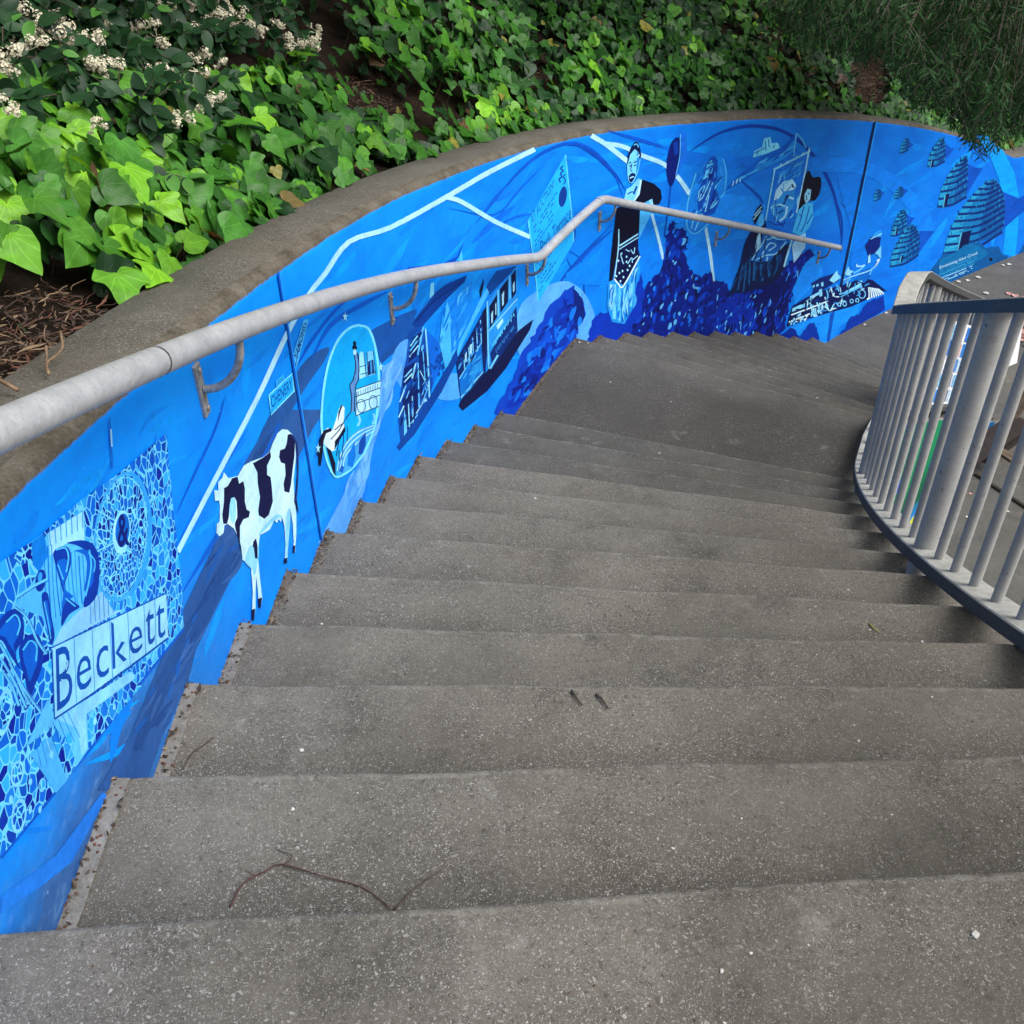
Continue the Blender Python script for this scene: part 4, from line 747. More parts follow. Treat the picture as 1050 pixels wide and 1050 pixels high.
# banner cloth
b.poly(ZG([(283, 276), (468, 188), (440, 330), (400, 520), (372, 625), (300, 612), (232, 560), (242, 480)]), rgb(4, 112, 222)); b.poly(ZG([(300, 300), (440, 230), (420, 290), (310, 340)]), rgb(20, 136, 236))
for i in range(8): b.line(ZG([(255 + i * 7, 520 - i * 26), (300 + i * 6, 470 - i * 22), (350 + i * 9, 480 - i * 30)]), 1.2, random.choice([rgb(0, 70, 180), rgb(50, 160, 240), rgb(0, 90, 200)]), adv=False)
b.lay += .000014
b.poly(ZG([(278, 448), (290, 392), (330, 346), (380, 334), (400, 370), (384, 392), (336, 400), (300, 440)]), rgb(160, 220, 250)); b.poly(ZG([(300, 440), (336, 400), (392, 398), (388, 470), (352, 545), (312, 562), (268, 522), (258, 482)]), rgb(34, 140, 228))
for pts, w_, c in (([(350, 420), (330, 470), (300, 480)], 2, NAVY), ([(262, 490), (300, 470), (340, 480)], 2.4, rgb(120, 205, 248)), ([(350, 480), (340, 530), (310, 560)], 2, rgb(150, 218, 250)), ([(360, 430), (385, 440)], 2, PALE), ([(340, 440), (360, 420)], 1.5, rgb(0, 30, 110)), ([(300, 520), (330, 500)], 1.6, rgb(0, 40, 130)), ([(250, 560), (290, 580), (340, 570)], 1.4, rgb(0, 50, 150)), ([(375, 360), (385, 380)], 1.8, NAVY), ([(275, 500), (285, 550), (330, 590)], 1.3, rgb(0, 50, 150)), ([(355, 540), (375, 500)], 1.4, rgb(0, 50, 150))): b.line(ZG(pts), w_, c)
b.line(ZG([(234, 555), (260, 410), (284, 276)]), 1.4, rgb(120, 208, 250)); b.line(ZG([(275, 284), (380, 230), (474, 182)]), 2, rgb(120, 208, 250)); b.line(ZG([(470, 165), (440, 330), (400, 515)]), 1.5, rgb(150, 218, 250))
for x, y in ((315, 250), (350, 236), (400, 208), (435, 190)): b.line(ZG([(x, y), (x + 3, y + 14)]), 1.4, PALE)
# man in a wide black hat
b.poly(ZG([(412, 490), (428, 400), (448, 312), (470, 288), (488, 322), (531, 326), (528, 400), (500, 448), (468, 450), (440, 480)]), rgb(2, 4, 34), smooth=True)
b.poly(ZG([(444, 415), (460, 385), (480, 390), (474, 440), (452, 466), (443, 445)]), rgb(140, 212, 250)); b.line(ZG([(452, 420), (456, 440), (450, 448)]), 1, NAVY); b.line(ZG([(462, 412), (470, 410)]), 1.2, NAVY)
b.poly(ZG([(378, 620), (398, 540), (412, 500), (442, 468), (486, 460), (492, 540), (470, 595), (425, 640)]), rgb(60, 178, 245)); b.poly(ZG([(375, 690), (400, 650), (450, 620), (448, 700), (415, 750), (385, 785)]), rgb(150, 205, 245))
for pts in ([(440, 480), (420, 560), (400, 610)], [(470, 480), (450, 560), (425, 620)], [(488, 520), (455, 575)], [(415, 520), (430, 540)]): b.line(ZG(pts), 1.1, rgb(0, 80, 180), adv=False)
b.line(ZG([(376, 660), (352, 740), (334, 805)]), 2, rgb(150, 214, 250))
hatch(b, ZG([(283, 276), (468, 188), (440, 330), (400, 520), (372, 620), (240, 560)]), 24, -50, 11, 1.2, [rgb(0, 84, 196), rgb(60, 164, 240), rgb(20, 130, 228), rgb(0, 60, 170), rgb(110, 200, 248)], 30); hatch(b, ZG([(118, 690), (205, 600), (250, 650), (345, 700), (300, 880), (50, 940)]), 40, -76, 12, 1.6, [rgb(4, 34, 92), rgb(0, 12, 50), rgb(10, 70, 130)], 10); hatch(b, ZG([(60, 345), (200, 240), (398, 110), (400, 178), (200, 290)]), 22, -32, 14, 1.8, [rgb(60, 170, 244), rgb(0, 90, 200), rgb(20, 120, 224)], 10)
b.build('painted_procession')
# --- steam train
b = Paint(LAST['painted_procession'] + .00004)
b.poly(ZH([(225, 470), (300, 300), (370, 270), (420, 360), (290, 520), (240, 550)]), rgb(12, 134, 244)); b.poly(ZH([(150, 790), (240, 720), (520, 620), (720, 560), (690, 640), (560, 740), (500, 860), (420, 860), (380, 700), (330, 720), (270, 800)]), rgb(14, 140, 248))
b.poly(ZH(jag([(520, 850), (600, 740), (640, 660), (700, 650), (760, 560), (880, 510), (890, 610), (700, 720), (560, 800)], 4)), rgb(0, 50, 160)); b.poly(ZH([(470, 840), (495, 640), (530, 620), (490, 840)]), rgb(0, 74, 180))
b.poly(ZH(jag([(150, 790), (210, 740), (250, 760), (280, 830), (140, 830)], 3)), rgb(0, 36, 140)); b.poly(ZH(jag([(280, 800), (320, 750), (360, 700), (400, 740), (420, 840), (290, 840)], 3)), rgb(0, 48, 160))
b.poly(ZH([(205, 645), (225, 585), (300, 540), (360, 505), (480, 462), (620, 425), (720, 385), (800, 398), (905, 480), (800, 470), (765, 535), (650, 590), (540, 620), (350, 672), (185, 735)]), rgb(2, 20, 82)); b.poly(ZH([(355, 425), (420, 385), (520, 352), (560, 345), (560, 400), (430, 480), (360, 510), (380, 460)]), rgb(0, 34, 110)); b.poly(ZH([(680, 400), (720, 330), (780, 310), (790, 370), (740, 420)]), rgb(0, 100, 200))
for q in ([(225, 602), (315, 560), (312, 592), (220, 628)], [(350, 516), (430, 476), (428, 500), (350, 532)], [(600, 482), (720, 418), (718, 446), (612, 502)], [(490, 400), (520, 360), (545, 330), (556, 360), (575, 380), (520, 420)], [(370, 440), (384, 430), (384, 448), (370, 456)], [(396, 432), (412, 422), (412, 440), (396, 448)], [(430, 420), (445, 410), (448, 440), (432, 446)], [(415, 470), (435, 460), (440, 510), (420, 520)]): b.poly(ZH(q), rgb(130, 212, 250), adv=False)
b.lay += .000014
for pts in ([(215, 650), (350, 600), (480, 550)], [(200, 700), (350, 640)], [(560, 500), (640, 480), (720, 445)], [(570, 520), (610, 500)], [(470, 470), (480, 520), (460, 540)], [(500, 450), (520, 510), (560, 520)], [(540, 430), (560, 480)], [(620, 400), (620, 450)], [(640, 390), (600, 420)], [(660, 350), (700, 330), (740, 300)], [(590, 400), (660, 370), (780, 330), (830, 290)], [(780, 360), (800, 310)], [(820, 300), (850, 250), (830, 262)], [(350, 560), (380, 660), (390, 600)], [(400, 560), (430, 640), (440, 560)], [(470, 560), (490, 620), (530, 560)], [(540, 560), (560, 590)], [(360, 660), (370, 600)], [(410, 640), (420, 560)], [(230, 720), (250, 690)], [(280, 700), (310, 650)], [(310, 690), (340, 640)], [(460, 600), (470, 560)], [(210, 720), (240, 670)]): b.line(ZH(pts), random.uniform(1.0, 1.7), random.choice([rgb(140, 215, 250), rgb(90, 190, 248), WHITE]), adv=False)
b.lay += .000014
for (x, y, r) in ((725, 500, 4.2), (690, 545, 2), (650, 550, 2), (600, 570, 2.2), (560, 575, 2), (385, 640, 2.4), (430, 600, 2.6)): b.ell(*ZH([(x, y)])[0], r * .8, r, rgb(120, 205, 250), ring=.9, n=14)
for i in range(7): b.line(ZH([(775 + i * 11, 450 + i * 2), (778 + i * 17, 535 - i * 6)]), 1.3, WHITE, adv=False)
b.line(ZH([(760, 540), (775, 520), (772, 450)]), 1.4, WHITE)
b.poly(ZH([(600, 350), (615, 325), (625, 300), (635, 325), (665, 335), (645, 350), (640, 368), (610, 365)]), rgb(140, 215, 250)); b.poly(ZH([(745, 150), (790, 90), (862, 85), (850, 160), (830, 200), (770, 230)]), rgb(0, 30, 118)); b.poly(ZH([(790, 90), (820, 55), (862, 38), (868, 90)]), rgb(36, 150, 236)); b.line(ZH([(785, 105), (825, 85), (866, 66)]), 1.1, rgb(130, 210, 250)); b.poly(ZH([(770, 230), (782, 210), (785, 270), (765, 280)]), PALE); b.poly(ZH([(815, 210), (862, 150), (862, 240), (850, 240), (835, 215)]), rgb(110, 200, 248)); b.line(ZH([(680, 300), (720, 300), (745, 290)]), 1.6, PALE); b.poly(ZH([(680, 288), (690, 280), (694, 300), (684, 306)]), PALE)
hatch(b, ZH([(205, 645), (300, 540), (480, 462), (720, 385), (800, 398), (765, 535), (540, 620), (190, 730)]), 70, -40, 6, 1.1, [rgb(120, 204, 250), rgb(0, 60, 150), rgb(60, 160, 236), rgb(0, 8, 50), rgb(180, 228, 250)], 50)
b.build('painted_train')
# --- beehive huts
b = Paint(BG + .0002)
def hut(tip, lb, rt, rb, door=None, nb=8):
    tip, lb, rt, rb = map(lambda q: np.array(q, float), (tip, lb, rt, rb))
    v_ = tip - lb; cl = (lb + tip) / 2 + np.array([v_[1], -v_[0]]) * .20; cr = np.array([rt[0] + .30 * (rt[0] - tip[0]), rt[1] * .5 + tip[1] * .5 - .08 * abs(v_[1])])
    tl, tr_ = tip + (-.05 * abs(v_[0]), .01 * abs(v_[1])), tip + (.06 * abs(v_[0]), .012 * abs(v_[1]))
    def left(t): return lb * (1 - t) ** 2 + 2 * cl * t * (1 - t) + tl * t * t
    def right(t): return rb * (1 - t) ** 2 + 2 * cr * t * (1 - t) + tr_ * t * t
    sh = rb - lb; b.poly(ZJ([tuple(right(.05)), tuple(right(.65)), tuple(rt + sh * .28 + (0, -30 * sh[0] / 180)), tuple(rt + sh * .5 + (0, -14 * sh[0] / 180))]), rgb(0, 80, 192))
    b.poly(ZJ([tuple(left(t)) for t in np.linspace(0, 1, 12)] + [tuple(right(t)) for t in np.linspace(1, 0, 12)]), rgb(0, 86, 158))
    b.poly(ZJ([tuple(left(t)) for t in np.linspace(0, 1, 12)] + [tuple(left(t) * .42 + right(t) * .58) for t in np.linspace(1, 0, 12)]), rgb(8, 116, 182))
    b.poly(ZJ([tuple(left(t)) for t in np.linspace(0, 1, 12)] + [tuple(left(t) * .78 + right(t) * .22) for t in np.linspace(1, 0, 12)]), rgb(26, 152, 205))
    wd = max(.9, np.linalg.norm(tip - lb) / nb / 5.526 * .30)
    for i in range(nb):
        t = (i + .25) / nb; p, q = left(t), right(t); m_ = (p + q) / 2 + (q - p)[::-1] * (-.06, .10)
        b.line(ZJ([tuple(p), tuple(m_), tuple(q)]), wd, rgb(0, 42, 118), adv=False)
        p, q = left(t + .4 / nb), right(t + .4 / nb); b.line(ZJ([tuple(p), tuple(p * .6 + q * .4 + (0, 2))]), wd * .7, rgb(60, 176, 218), adv=False, taper=True)
        if wd > 1.3:
            for j in range(9):
                u = (j + random.random()) / 9; a = left(t + .1 / nb) * (1 - u) + right(t + .1 / nb) * u; b.line(ZJ([tuple(a), tuple(a + (random.uniform(-3, 3), -16))]), .8, random.choice([rgb(30, 140, 196), rgb(0, 60, 132)]), adv=False)
    b.lay += .000014
    if door is not None: b.poly(ZJ(door), rgb(0, 16, 72)); b.line(ZJ([door[0], door[1]]), max(.7, wd * .5), rgb(80, 176, 214)); 
hut((385, 113), (345, 207), (402, 165), (392, 190), None, 5); hut((585, 118), (500, 288), (606, 200), (600, 258), [(518, 285), (526, 245), (540, 240), (532, 283)], 6); hut((716, 222), (557, 520), (733, 330), (722, 462), [(590, 512), (602, 440), (626, 432), (612, 500)], 8); hut((220, 404), (198, 480), (241, 436), (236, 462), None, 4); hut((346, 388), (311, 466), (369, 425), (362, 450), None, 5); hut((365, 530), (293, 680), (388, 590), (380, 650), [(316, 668), (324, 630), (336, 626), (330, 664)], 6)
hut((408, 614), (288, 856), (462, 690), (448, 790), [(345, 826), (352, 788), (366, 780), (360, 818)], 8); hut((868, 350), (588, 785), (946, 560), (925, 660), [(668, 770), (694, 655), (752, 640), (735, 715)], 11)
b.poly(ZJ(jag([(508, 888), (540, 835), (572, 800), (600, 768), (650, 775), (690, 745), (740, 712), (790, 705), (830, 742), (905, 728), (925, 775), (960, 800), (1000, 800), (1060, 700), (1060, 860), (900, 850), (640, 990), (600, 960)], 3, 4)), rgb(0, 84, 152)); b.poly(ZJ([(570, 815), (640, 775), (740, 718), (800, 740), (840, 780), (700, 860), (590, 900)]), rgb(0, 106, 168), smooth=True)
b.text('Envisioning Islais Creek', ZK([(132, 345), (548, 182), (552, 222), (140, 385)]), rgb(190, 232, 250), .0, .3)
for i in range(7):
    x0, y0 = 120 + 14 * (i % 2) + i * 6, 405 + i * 18; L = 420 - i * 18
    for j in range(22):
        if random.random() < .8: xa = x0 + L * j / 22; b.line(ZK([(xa, y0 - (xa - x0) * .39), (xa + L / 22 * .7, y0 - (xa + L / 22 * .7 - x0) * .39)]), .55 if i < 4 else .9, rgb(60, 170, 220) if i < 4 else rgb(150, 215, 245), adv=False)
b.lay += .000014
b.ell(*ZK([(690, 272)])[0], 1.9, 1.9, rgb(0, 12, 40), n=12)
b.build('painted_huts')

# ------------------------------------------------------------------ wall handrail
hr = empty('handrail', (*(wpos(9.0) + wnor(9.0) * .115), ZO * 0 - 3.45)); tag(hr, 'galvanised round pipe handrail fixed along the blue painted wall', 'handrail')
def place(o, root): o.parent = root; o.location = -Vector(root.location)
RO, RR = .115, .0268
def railz(s):
    a, b_, c = -.391 * s + .888, -2.449 - .03 * (s - 8.56), -.4236 * s + 1.574
    return a if s < 8.56 else (b_ if s < 9.53 else c)
ss = [s for s in np.arange(2.2, 13.86, .06)]; zz = np.array([railz(s) for s in ss]); zz[1:-1] = (zz[:-2] + 2 * zz[1:-1] + zz[2:]) / 4
P = [(*(wpos(s) + wnor(s) * RO), z) for s, z in zip(ss, zz)]
m = MB(); m.tube(P, RR, 20); o = m.build('pipe', M['galv'], hr); autosmooth(o); place(o, hr)
def rail_dir(s):
    p0, p1 = [np.array([*(wpos(q) + wnor(q) * RO), railz(q)]) for q in (s - .04, s + .04)]; t = p1 - p0; return p0 + t / 2, t / np.linalg.norm(t)
jm = simple('pipe_joint_gap', (.03, .028, .026, 1), .8, 0, .2, 30, 0)
for s in (4.575,):
    p, t = rail_dir(s); m = MB(); m.tube([p - t * .0022, p + t * .0022], RR + .0012, 20, caps=False); o = m.build('pipe_joint', jm, hr); place(o, hr)
p, t = rail_dir(13.85); m = MB(); m.tube([p - t * .004, p + t * .004, p + t * .012], [RR + .0008, RR + .0008, RR * .7], 18); o = m.build('end_cap', M['galv'], hr); place(o, hr); autosmooth(o)
for s in (9.5, 8.57):
    p, t = rail_dir(s); m = MB(); m.tube([p + t * (i - 4) * .0012 for i in range(9)], [RR + .0016 * math.sin(math.pi * i / 8) for i in range(9)], 18, caps=False); o = m.build('weld', M['galv'], hr); place(o, hr); autosmooth(o)
for s in (3.25, 5.02, 6.745, 8.62, 9.775, 11.69, 13.67):
    n2 = wnor(s); n3 = np.array([n2[0], n2[1], 0]); t3 = np.array([n2[1], -n2[0], 0]) * -1; w2 = wpos(s); zr = railz(s); up3 = np.array([0, 0, 1.])
    base = np.array([w2[0], w2[1], zr - .155])
    m = MB(); A = []
    for i in range(13):
        a = math.pi / 2 * i / 12; A.append(base + n3 * (.012 + (RO - .012) * math.sin(a)) + up3 * ((1 - math.cos(a)) * (.155 - RR)) * 1.0)
    m.tube(A, [.0095] * 13, 10); br = m.build('bracket', M['galv_dark'], hr, True); place(br, hr); autosmooth(br)
    m = MB(); m.box(base + n3 * .004 - up3 * .002, t3 * .0155, n3 * .0055, up3 * .068)
    for dz in (-.05, .05): m.tube([base + up3 * dz + n3 * .008, base + up3 * dz + n3 * .0155], .0075, 6)
    o = m.build('wall_plate', M['galv_dark'], br)
    bv = o.modifiers.new('edge', 'BEVEL'); bv.width = .003; bv.segments = 2; bv.limit_method = 'ANGLE'

# ------------------------------------------------------------------ guard railing on the open side
K1, E1, K2, E2 = np.array([9.70, 1.367]), 8.442, np.array([13.34, -1.41]), 12.95
def gr_xy(y, inset):        # inset from the stair-side edge
    k, e = (K1, E1) if y < 4.85 else (K2, E2)
    e = e - inset; return np.array([k[0] - math.sqrt(max(e * e - (y - k[1]) ** 2, 0.01)), y])
def gr_y2(y): return y
def gr_z(y):               # top face of the lower channel
    if y < .82: return -1.30
    if y < 4.68: return max(-2.26 - .525 * (y - 2.62), -3.36) if y > .85 else -1.32
    if y < 5.10: return -3.345
    a = gr_xy(5.10, .05); q = gr_xy(y, .05); return -3.345 - .497 * np.linalg.norm(q - a) 
ys = np.concatenate([np.arange(-2.6, 5.1, .06), np.arange(5.1, 7.2, .05)])
zsm = np.array([gr_z(y) for y in ys]); zsm[2:-2] = (zsm[:-4] + zsm[1:-3] + zsm[2:-2] + zsm[3:-1] + zsm[4:]) / 5
def gz_(y): return float(np.interp(y, ys, zsm))
gr = empty('guard_railing', (*gr_xy(4.4, .05), zk(12))); tag(gr, 'grey painted steel railing with round bars along the open side of the stairs', 'railing')
RH = .93
def channel(name, dz_top, th, wd):
    m = MB(); n = len(ys); vs = []; fs = []; mi = []
    for y in ys:
        a, b_ = gr_xy(y, 0), gr_xy(y, wd); z = gz_(y) + dz_top
        c = .004; d = (b_ - a) / np.linalg.norm(b_ - a)
        for p, zz in ((a, z - th), (a, z - c), (a + d * c, z), (b_ - d * c, z), (b_, z - c), (b_, z - th)): vs.append((p[0], p[1], zz))
    for i in range(n - 1):
        for j in range(6):
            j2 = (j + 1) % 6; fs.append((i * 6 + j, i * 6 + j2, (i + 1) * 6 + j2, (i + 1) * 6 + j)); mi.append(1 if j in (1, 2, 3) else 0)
    fs.append(tuple(range(6))); mi.append(0); fs.append(tuple((n - 1) * 6 + j for j in range(6))[::-1]); mi.append(0)
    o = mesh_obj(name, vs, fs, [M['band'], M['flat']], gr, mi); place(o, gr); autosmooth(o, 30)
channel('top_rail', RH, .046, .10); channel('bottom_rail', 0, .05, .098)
posts = [-1.0, .86, 2.655, 4.14]
q = gr_xy(4.14, .05); a2 = 0
posts += [5.75, 7.12]
def arc_step(y, d):
    a, b_ = gr_xy(y, .05), gr_xy(y + .01, .05); return y + .01 * d / np.linalg.norm(b_ - a)
for y in posts:
    p = gr_xy(y, .052); m = MB(); zt = gz_(y) + RH - .02
    # foot: the tread under it
    k = max([i for i in range(len(INN)) if INN[i][1] < y], default=-1)
    zf = zk(min(k + 1, 24)) - .02
    m.tube([(p[0], p[1], zf), (p[0], p[1], zf + .5), (p[0], p[1], zt)], .0375, 28); o = m.build('post', M['bar'], gr); place(o, gr); autosmooth(o)
bars = []
for a, b_ in zip(posts[:-1], posts[1:]):
    L = sum(np.linalg.norm(gr_xy(a + (b_ - a) * (i + 1) / 20, .05) - gr_xy(a + (b_ - a) * i / 20, .05)) for i in range(20)); n = round(L / .15)
    y = a
    for i in range(1, n): bars.append(a + (b_ - a) * i / n)
bar0 = None
for y in bars:
    p = gr_xy(y, .05); L = RH - .046
    if bar0 is None:
        m = MB(); m.tube([(0, 0, -.02), (0, 0, L / 2), (0, 0, L + .022)], .0155, 18); bar0 = m.build('baluster', M['bar'], gr); autosmooth(bar0); o = bar0
        m = MB(); 
    else: o = bar0.copy(); col.objects.link(o)
    o.parent = gr; o.location = Vector((p[0], p[1], gz_(y))) - gr.location; o.rotation_euler = (random.gauss(0, .004), random.gauss(0, .004), random.uniform(0, 6))

# ------------------------------------------------------------------ the planted bank behind the wall
def bank_h(s, d):            # height over the wall top at distance d behind the face
    e = d - CAPW
    if e < 0: return -.03
    sl = .46 if e < 6 else .46
    return -.02 + sl * e * sstep(0, .9, e + .25) + .16 * (vnoise(s * .9, d * 1.1) - .5) * sstep(.1, 1, e) + .05 * (vnoise(s * 3.1, d * 3.3, 2) - .5) * sstep(0, .4, e)
def bank_p(s, d):
    p = wpos(s) - wnor(s) * d; return np.array([p[0], p[1], ztop(s) + bank_h(s, d)])
sg = np.arange(0, SG[-1] - .01, .12); dg = np.concatenate([np.arange(CAPW - .03, 3, .1), np.arange(3, 8, .3), np.arange(8, 22, 1.0)])
vs = [bank_p(s, d) for s in sg for d in dg]; nd = len(dg)
fs = [(i * nd + j, i * nd + j + 1, (i + 1) * nd + j + 1, (i + 1) * nd + j) for i in range(len(sg) - 1) for j in range(nd - 1)]
def soilmat():
    m = NT('mulch_soil'); co = m.obj()
    mp = m.n('Mapping', {'Vector': co, 'Scale': (1, 2.6, 1.5)}); mp.inputs['Rotation'].default_value = (.3, .2, .7)
    f = m.math('ADD', m.math('MULTIPLY', m.noise(mp.outputs[0], 45, 6, .75), .6), m.math('MULTIPLY', m.noise(co, 7, 5), .4))
    c = m.ramp(f, [(.32, (.006, .0045, .0035, 1)), (.48, (.020, .013, .009, 1)), (.6, (.045, .028, .019, 1)), (.76, (.13, .085, .06, 1))])
    m.bump(m.noise(mp.outputs[0], 55, 6, .7), .9, .03); return m.done(c, .95, 0, .1)
M['soil'] = soilmat()
bank = mesh_obj('bank', vs, fs, M['soil'], smooth=True); tag(bank, kind='structure')

def mesh_np(name, V, T, mats, colr=None, uv=None, parent=None, smooth=False):
    """triangle soup from numpy arrays; colr and uv per vertex"""
    me = bpy.data.meshes.new(name); nv, ntri = len(V), len(T)
    me.vertices.add(nv); me.vertices.foreach_set('co', np.asarray(V, np.float32).ravel())
    me.loops.add(ntri * 3); me.loops.foreach_set('vertex_index', np.asarray(T, np.int32).ravel())
    me.polygons.add(ntri); me.polygons.foreach_set('loop_start', np.arange(0, ntri * 3, 3, dtype=np.int32)); me.polygons.foreach_set('loop_total', np.full(ntri, 3, np.int32))
    if smooth: me.polygons.foreach_set('use_smooth', np.ones(ntri, bool))
    me.materials.append(mats)
    if colr is not None:
        a = me.color_attributes.new('paint', 'FLOAT_COLOR', 'POINT'); a.data.foreach_set('color', np.asarray(colr, np.float32).ravel())
    if uv is not None:
        l = me.uv_layers.new(name='UVMap'); l.data.foreach_set('uv', np.asarray(uv, np.float32)[np.asarray(T).ravel()].ravel())
    me.update(calc_edges=True); me.validate(); o = bpy.data.objects.new(name, me); col.objects.link(o)
    if parent: o.parent = parent
    return o
def leafmat(name, veins=True, rough=.5, trans=.25, spec=.22):
    m = NT(name); a = m.n('Attribute', attribute_name='paint').outputs['Color']; co = m.obj()
    c = m.mix(1.0, a, m.ramp(m.noise(co, 26, 4), [(.3, .8), (.7, 1.18)]), 'MULTIPLY')
    if veins:
        x = m.n('SeparateXYZ', {0: m.n('UVMap').outputs[0]}); X, Y = x.outputs[0], x.outputs[1]
        ax = m.math('ABSOLUTE', X); ang = m.math('ARCTAN2', ax, Y); r = m.math('SQRT', m.math('ADD', m.math('MULTIPLY', X, X), m.math('MULTIPLY', Y, Y)))
        dmin = None
        for t in (0.0, .52, 1.05, 1.65):
            d = m.math('MULTIPLY', m.math('ABSOLUTE', m.math('SUBTRACT', ang, t)), r); dmin = d if dmin is None else m.math('MINIMUM', dmin, d)
        side = m.math('ABSOLUTE', m.math('SUBTRACT', m.math('FRACT', m.math('MULTIPLY', m.math('SUBTRACT', Y, m.math('MULTIPLY', ax, .9)), 5.5)), .5))
        v = m.n('MapRange', {0: dmin, 1: .004, 2: .02, 3: .6, 4: 0.0}).outputs[0]; v2 = m.n('MapRange', {0: side, 1: .0, 2: .06, 3: .22, 4: 0.0}).outputs[0]
        vv = m.math('MAXIMUM', v, v2); c = m.mix(vv, c, m.mix(1.0, c, (1.9, 1.55, 2.2, 1), 'MULTIPLY'))
        m.bump(vv, .25, .002)
    tr = m.n('BsdfTranslucent', {'Color': m.mix(1.0, c, (1.25, 1.15, .5, 1), 'MULTIPLY')}); mx = m.n('MixShader', {0: trans, 1: m.b.outputs[0], 2: tr.outputs[0]})
    m.link(mx.outputs[0], m.t.nodes['Material Output'].inputs[0]); return m.done(c, rough, 0, spec)
M['ivy'] = leafmat('ivy_leaf', True, .42, .25, .28); M['shrubleaf'] = leafmat('glossy_shrub_leaf', False, .45, .08, .2); M['frond'] = leafmat('feathery_frond', False, .6, .15, .12)

# pixel regions used to decide where the soil lies bare (noted from the photo, applied to where a plant stands)
def pix(P): x, y = proj(P); return x, y
bare = [[(-300, 520), (-300, 318), (-20, 306), (60, 300), (108, 318), (128, 316), (100, 345), (20, 420)], [(318, 86), (352, 76), (408, 108), (420, 128), (392, 130), (338, 112)], [(862, 62), (905, 55), (905, 118), (868, 112)], [(940, 80), (985, 84), (990, 125), (945, 118)], [(520, 78), (550, 72), (565, 88), (535, 94)]]
def is_bare(P):
    q = pix(P); return any(inside(q, b_) for b_ in bare)
HALF = [np.array([(0, .02), (.13, -.12), (.30, -.13), (.46, .00), (.56, .24), (.42, .34), (.37, .52), (.24, .72), (.11, .90), (0, 1.04)]),
        np.array([(0, .04), (.16, -.10), (.34, -.08), (.46, .08), (.48, .26), (.43, .42), (.33, .58), (.21, .76), (.09, .93), (0, 1.03)]),
        np.array([(0, .0), (.16, -.16), (.34, -.14), (.52, .06), (.63, .30), (.42, .36), (.30, .50), (.24, .70), (.12, .92), (0, 1.10)])]
def leaf_template(h):
    n = len(h); mid = np.array([(0, .02), (0, .30), (0, .62)]); V = [*h, *[(-x, y) for x, y in h[1:-1]], (0, .30), (0, .62), *[(x * .5, y * .62 + .12) for x, y in h[2:8]], *[(-x * .5, y * .62 + .12) for x, y in h[2:8]]]
    # triangles: fan ring through the half-way points
    R_ = list(range(n)); L_ = [0] + list(range(n, 2 * n - 2)) + [n - 1]; mi = 2 * n - 2; T = []
    for side, off in ((R_, mi + 2), (L_, mi + 8)):
        inn = [mi, mi, *range(off, off + 6), mi + 1, mi + 1]      # matches outline 0..9
        tr = []
        for i in range(n - 1):
            a, b_, c, d = side[i], side[i + 1], inn[i + 1], inn[i]
            tr.append((a, b_, c)); 
            if c != d: tr.append((a, c, d))
        for i in range(off, off + 5): tr.append((i, i + 1, mi if i < off + 2 else mi + 1))
        tr.append((off + 2, mi + 1, mi)); 
        if side is L_: tr = [t[::-1] for t in tr]
        T += tr
    return np.array(V, float), np.array([t for t in T if len(set(t)) == 3])
TEMPL = [leaf_template(h) for h in HALF]
def fine_template(h):
    P = catmull(h, 3); m = len(P); t = np.maximum.accumulate(np.clip(P[:, 1] * .92 + .05, .02, 1.02)); t[0] = .02; t[-1] = P[-1, 1]; Mr = np.stack([np.zeros(m), t], 1)
    V = [*Mr]; T = []
    for sg_ in (1, -1):
        o1 = len(V); V += [((a[0] * .5) * sg_, a[1] * .5 + b_[1] * .5) for a, b_ in zip(P, Mr)]; o2 = len(V); V += [(a[0] * sg_, a[1]) for a in P]
        for i in range(m - 1):
            for A0, B0 in ((0, o1), (o1, o2)):
                q = [(A0 + i, B0 + i, B0 + i + 1), (A0 + i, B0 + i + 1, A0 + i + 1)]; T += [x if sg_ > 0 else x[::-1] for x in q]
    return np.array(V, float), np.array(T)
FINE = [fine_template(h) for h in HALF]
def unit(v): return v / (np.linalg.norm(v) + 1e-9)
class Leaves:
    def __init__(s): s.V = []; s.T = []; s.C = []; s.U = []; s.n = 0
    def add(s, tv, tt, base, tip, nrm, size, fold, curl, c, ripple=0.0):
        y = unit(tip - nrm * tip.dot(nrm)); x = np.cross(y, nrm)
        z = fold * np.sqrt(tv[:, 0] ** 2 + .0016) - curl * tv[:, 1] ** 2 - .35 * fold * tv[:, 0] ** 2 + (ripple * (np.sin(tv[:, 1] * 9 + tv[:, 0] * 7 + s.n) + 1.6 * np.abs(tv[:, 0]) * np.sin(tv[:, 1] * 15 + s.n * .7)) if ripple else 0)
        P = base + size * (np.outer(tv[:, 0], x) + np.outer(tv[:, 1], y) + np.outer(z, nrm))
        s.V.append(P); s.T.append(tt + s.n); s.n += len(tv); s.C.append(np.tile(c, (len(tv), 1))); s.U.append(tv)
    def build(s, name, mat, parent=None): return mesh_np(name, np.vstack(s.V), np.vstack(s.T), mat, np.vstack(s.C), np.vstack(s.U), parent, True)
def lerp(a, b_, t): return tuple(a[i] + (b_[i] - a[i]) * t for i in range(4))
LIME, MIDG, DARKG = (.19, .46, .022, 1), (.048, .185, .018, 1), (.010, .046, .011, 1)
iv = Leaves(); stems = MB(); cnt = 0
toeye = lambda P: unit(-np.array(P))
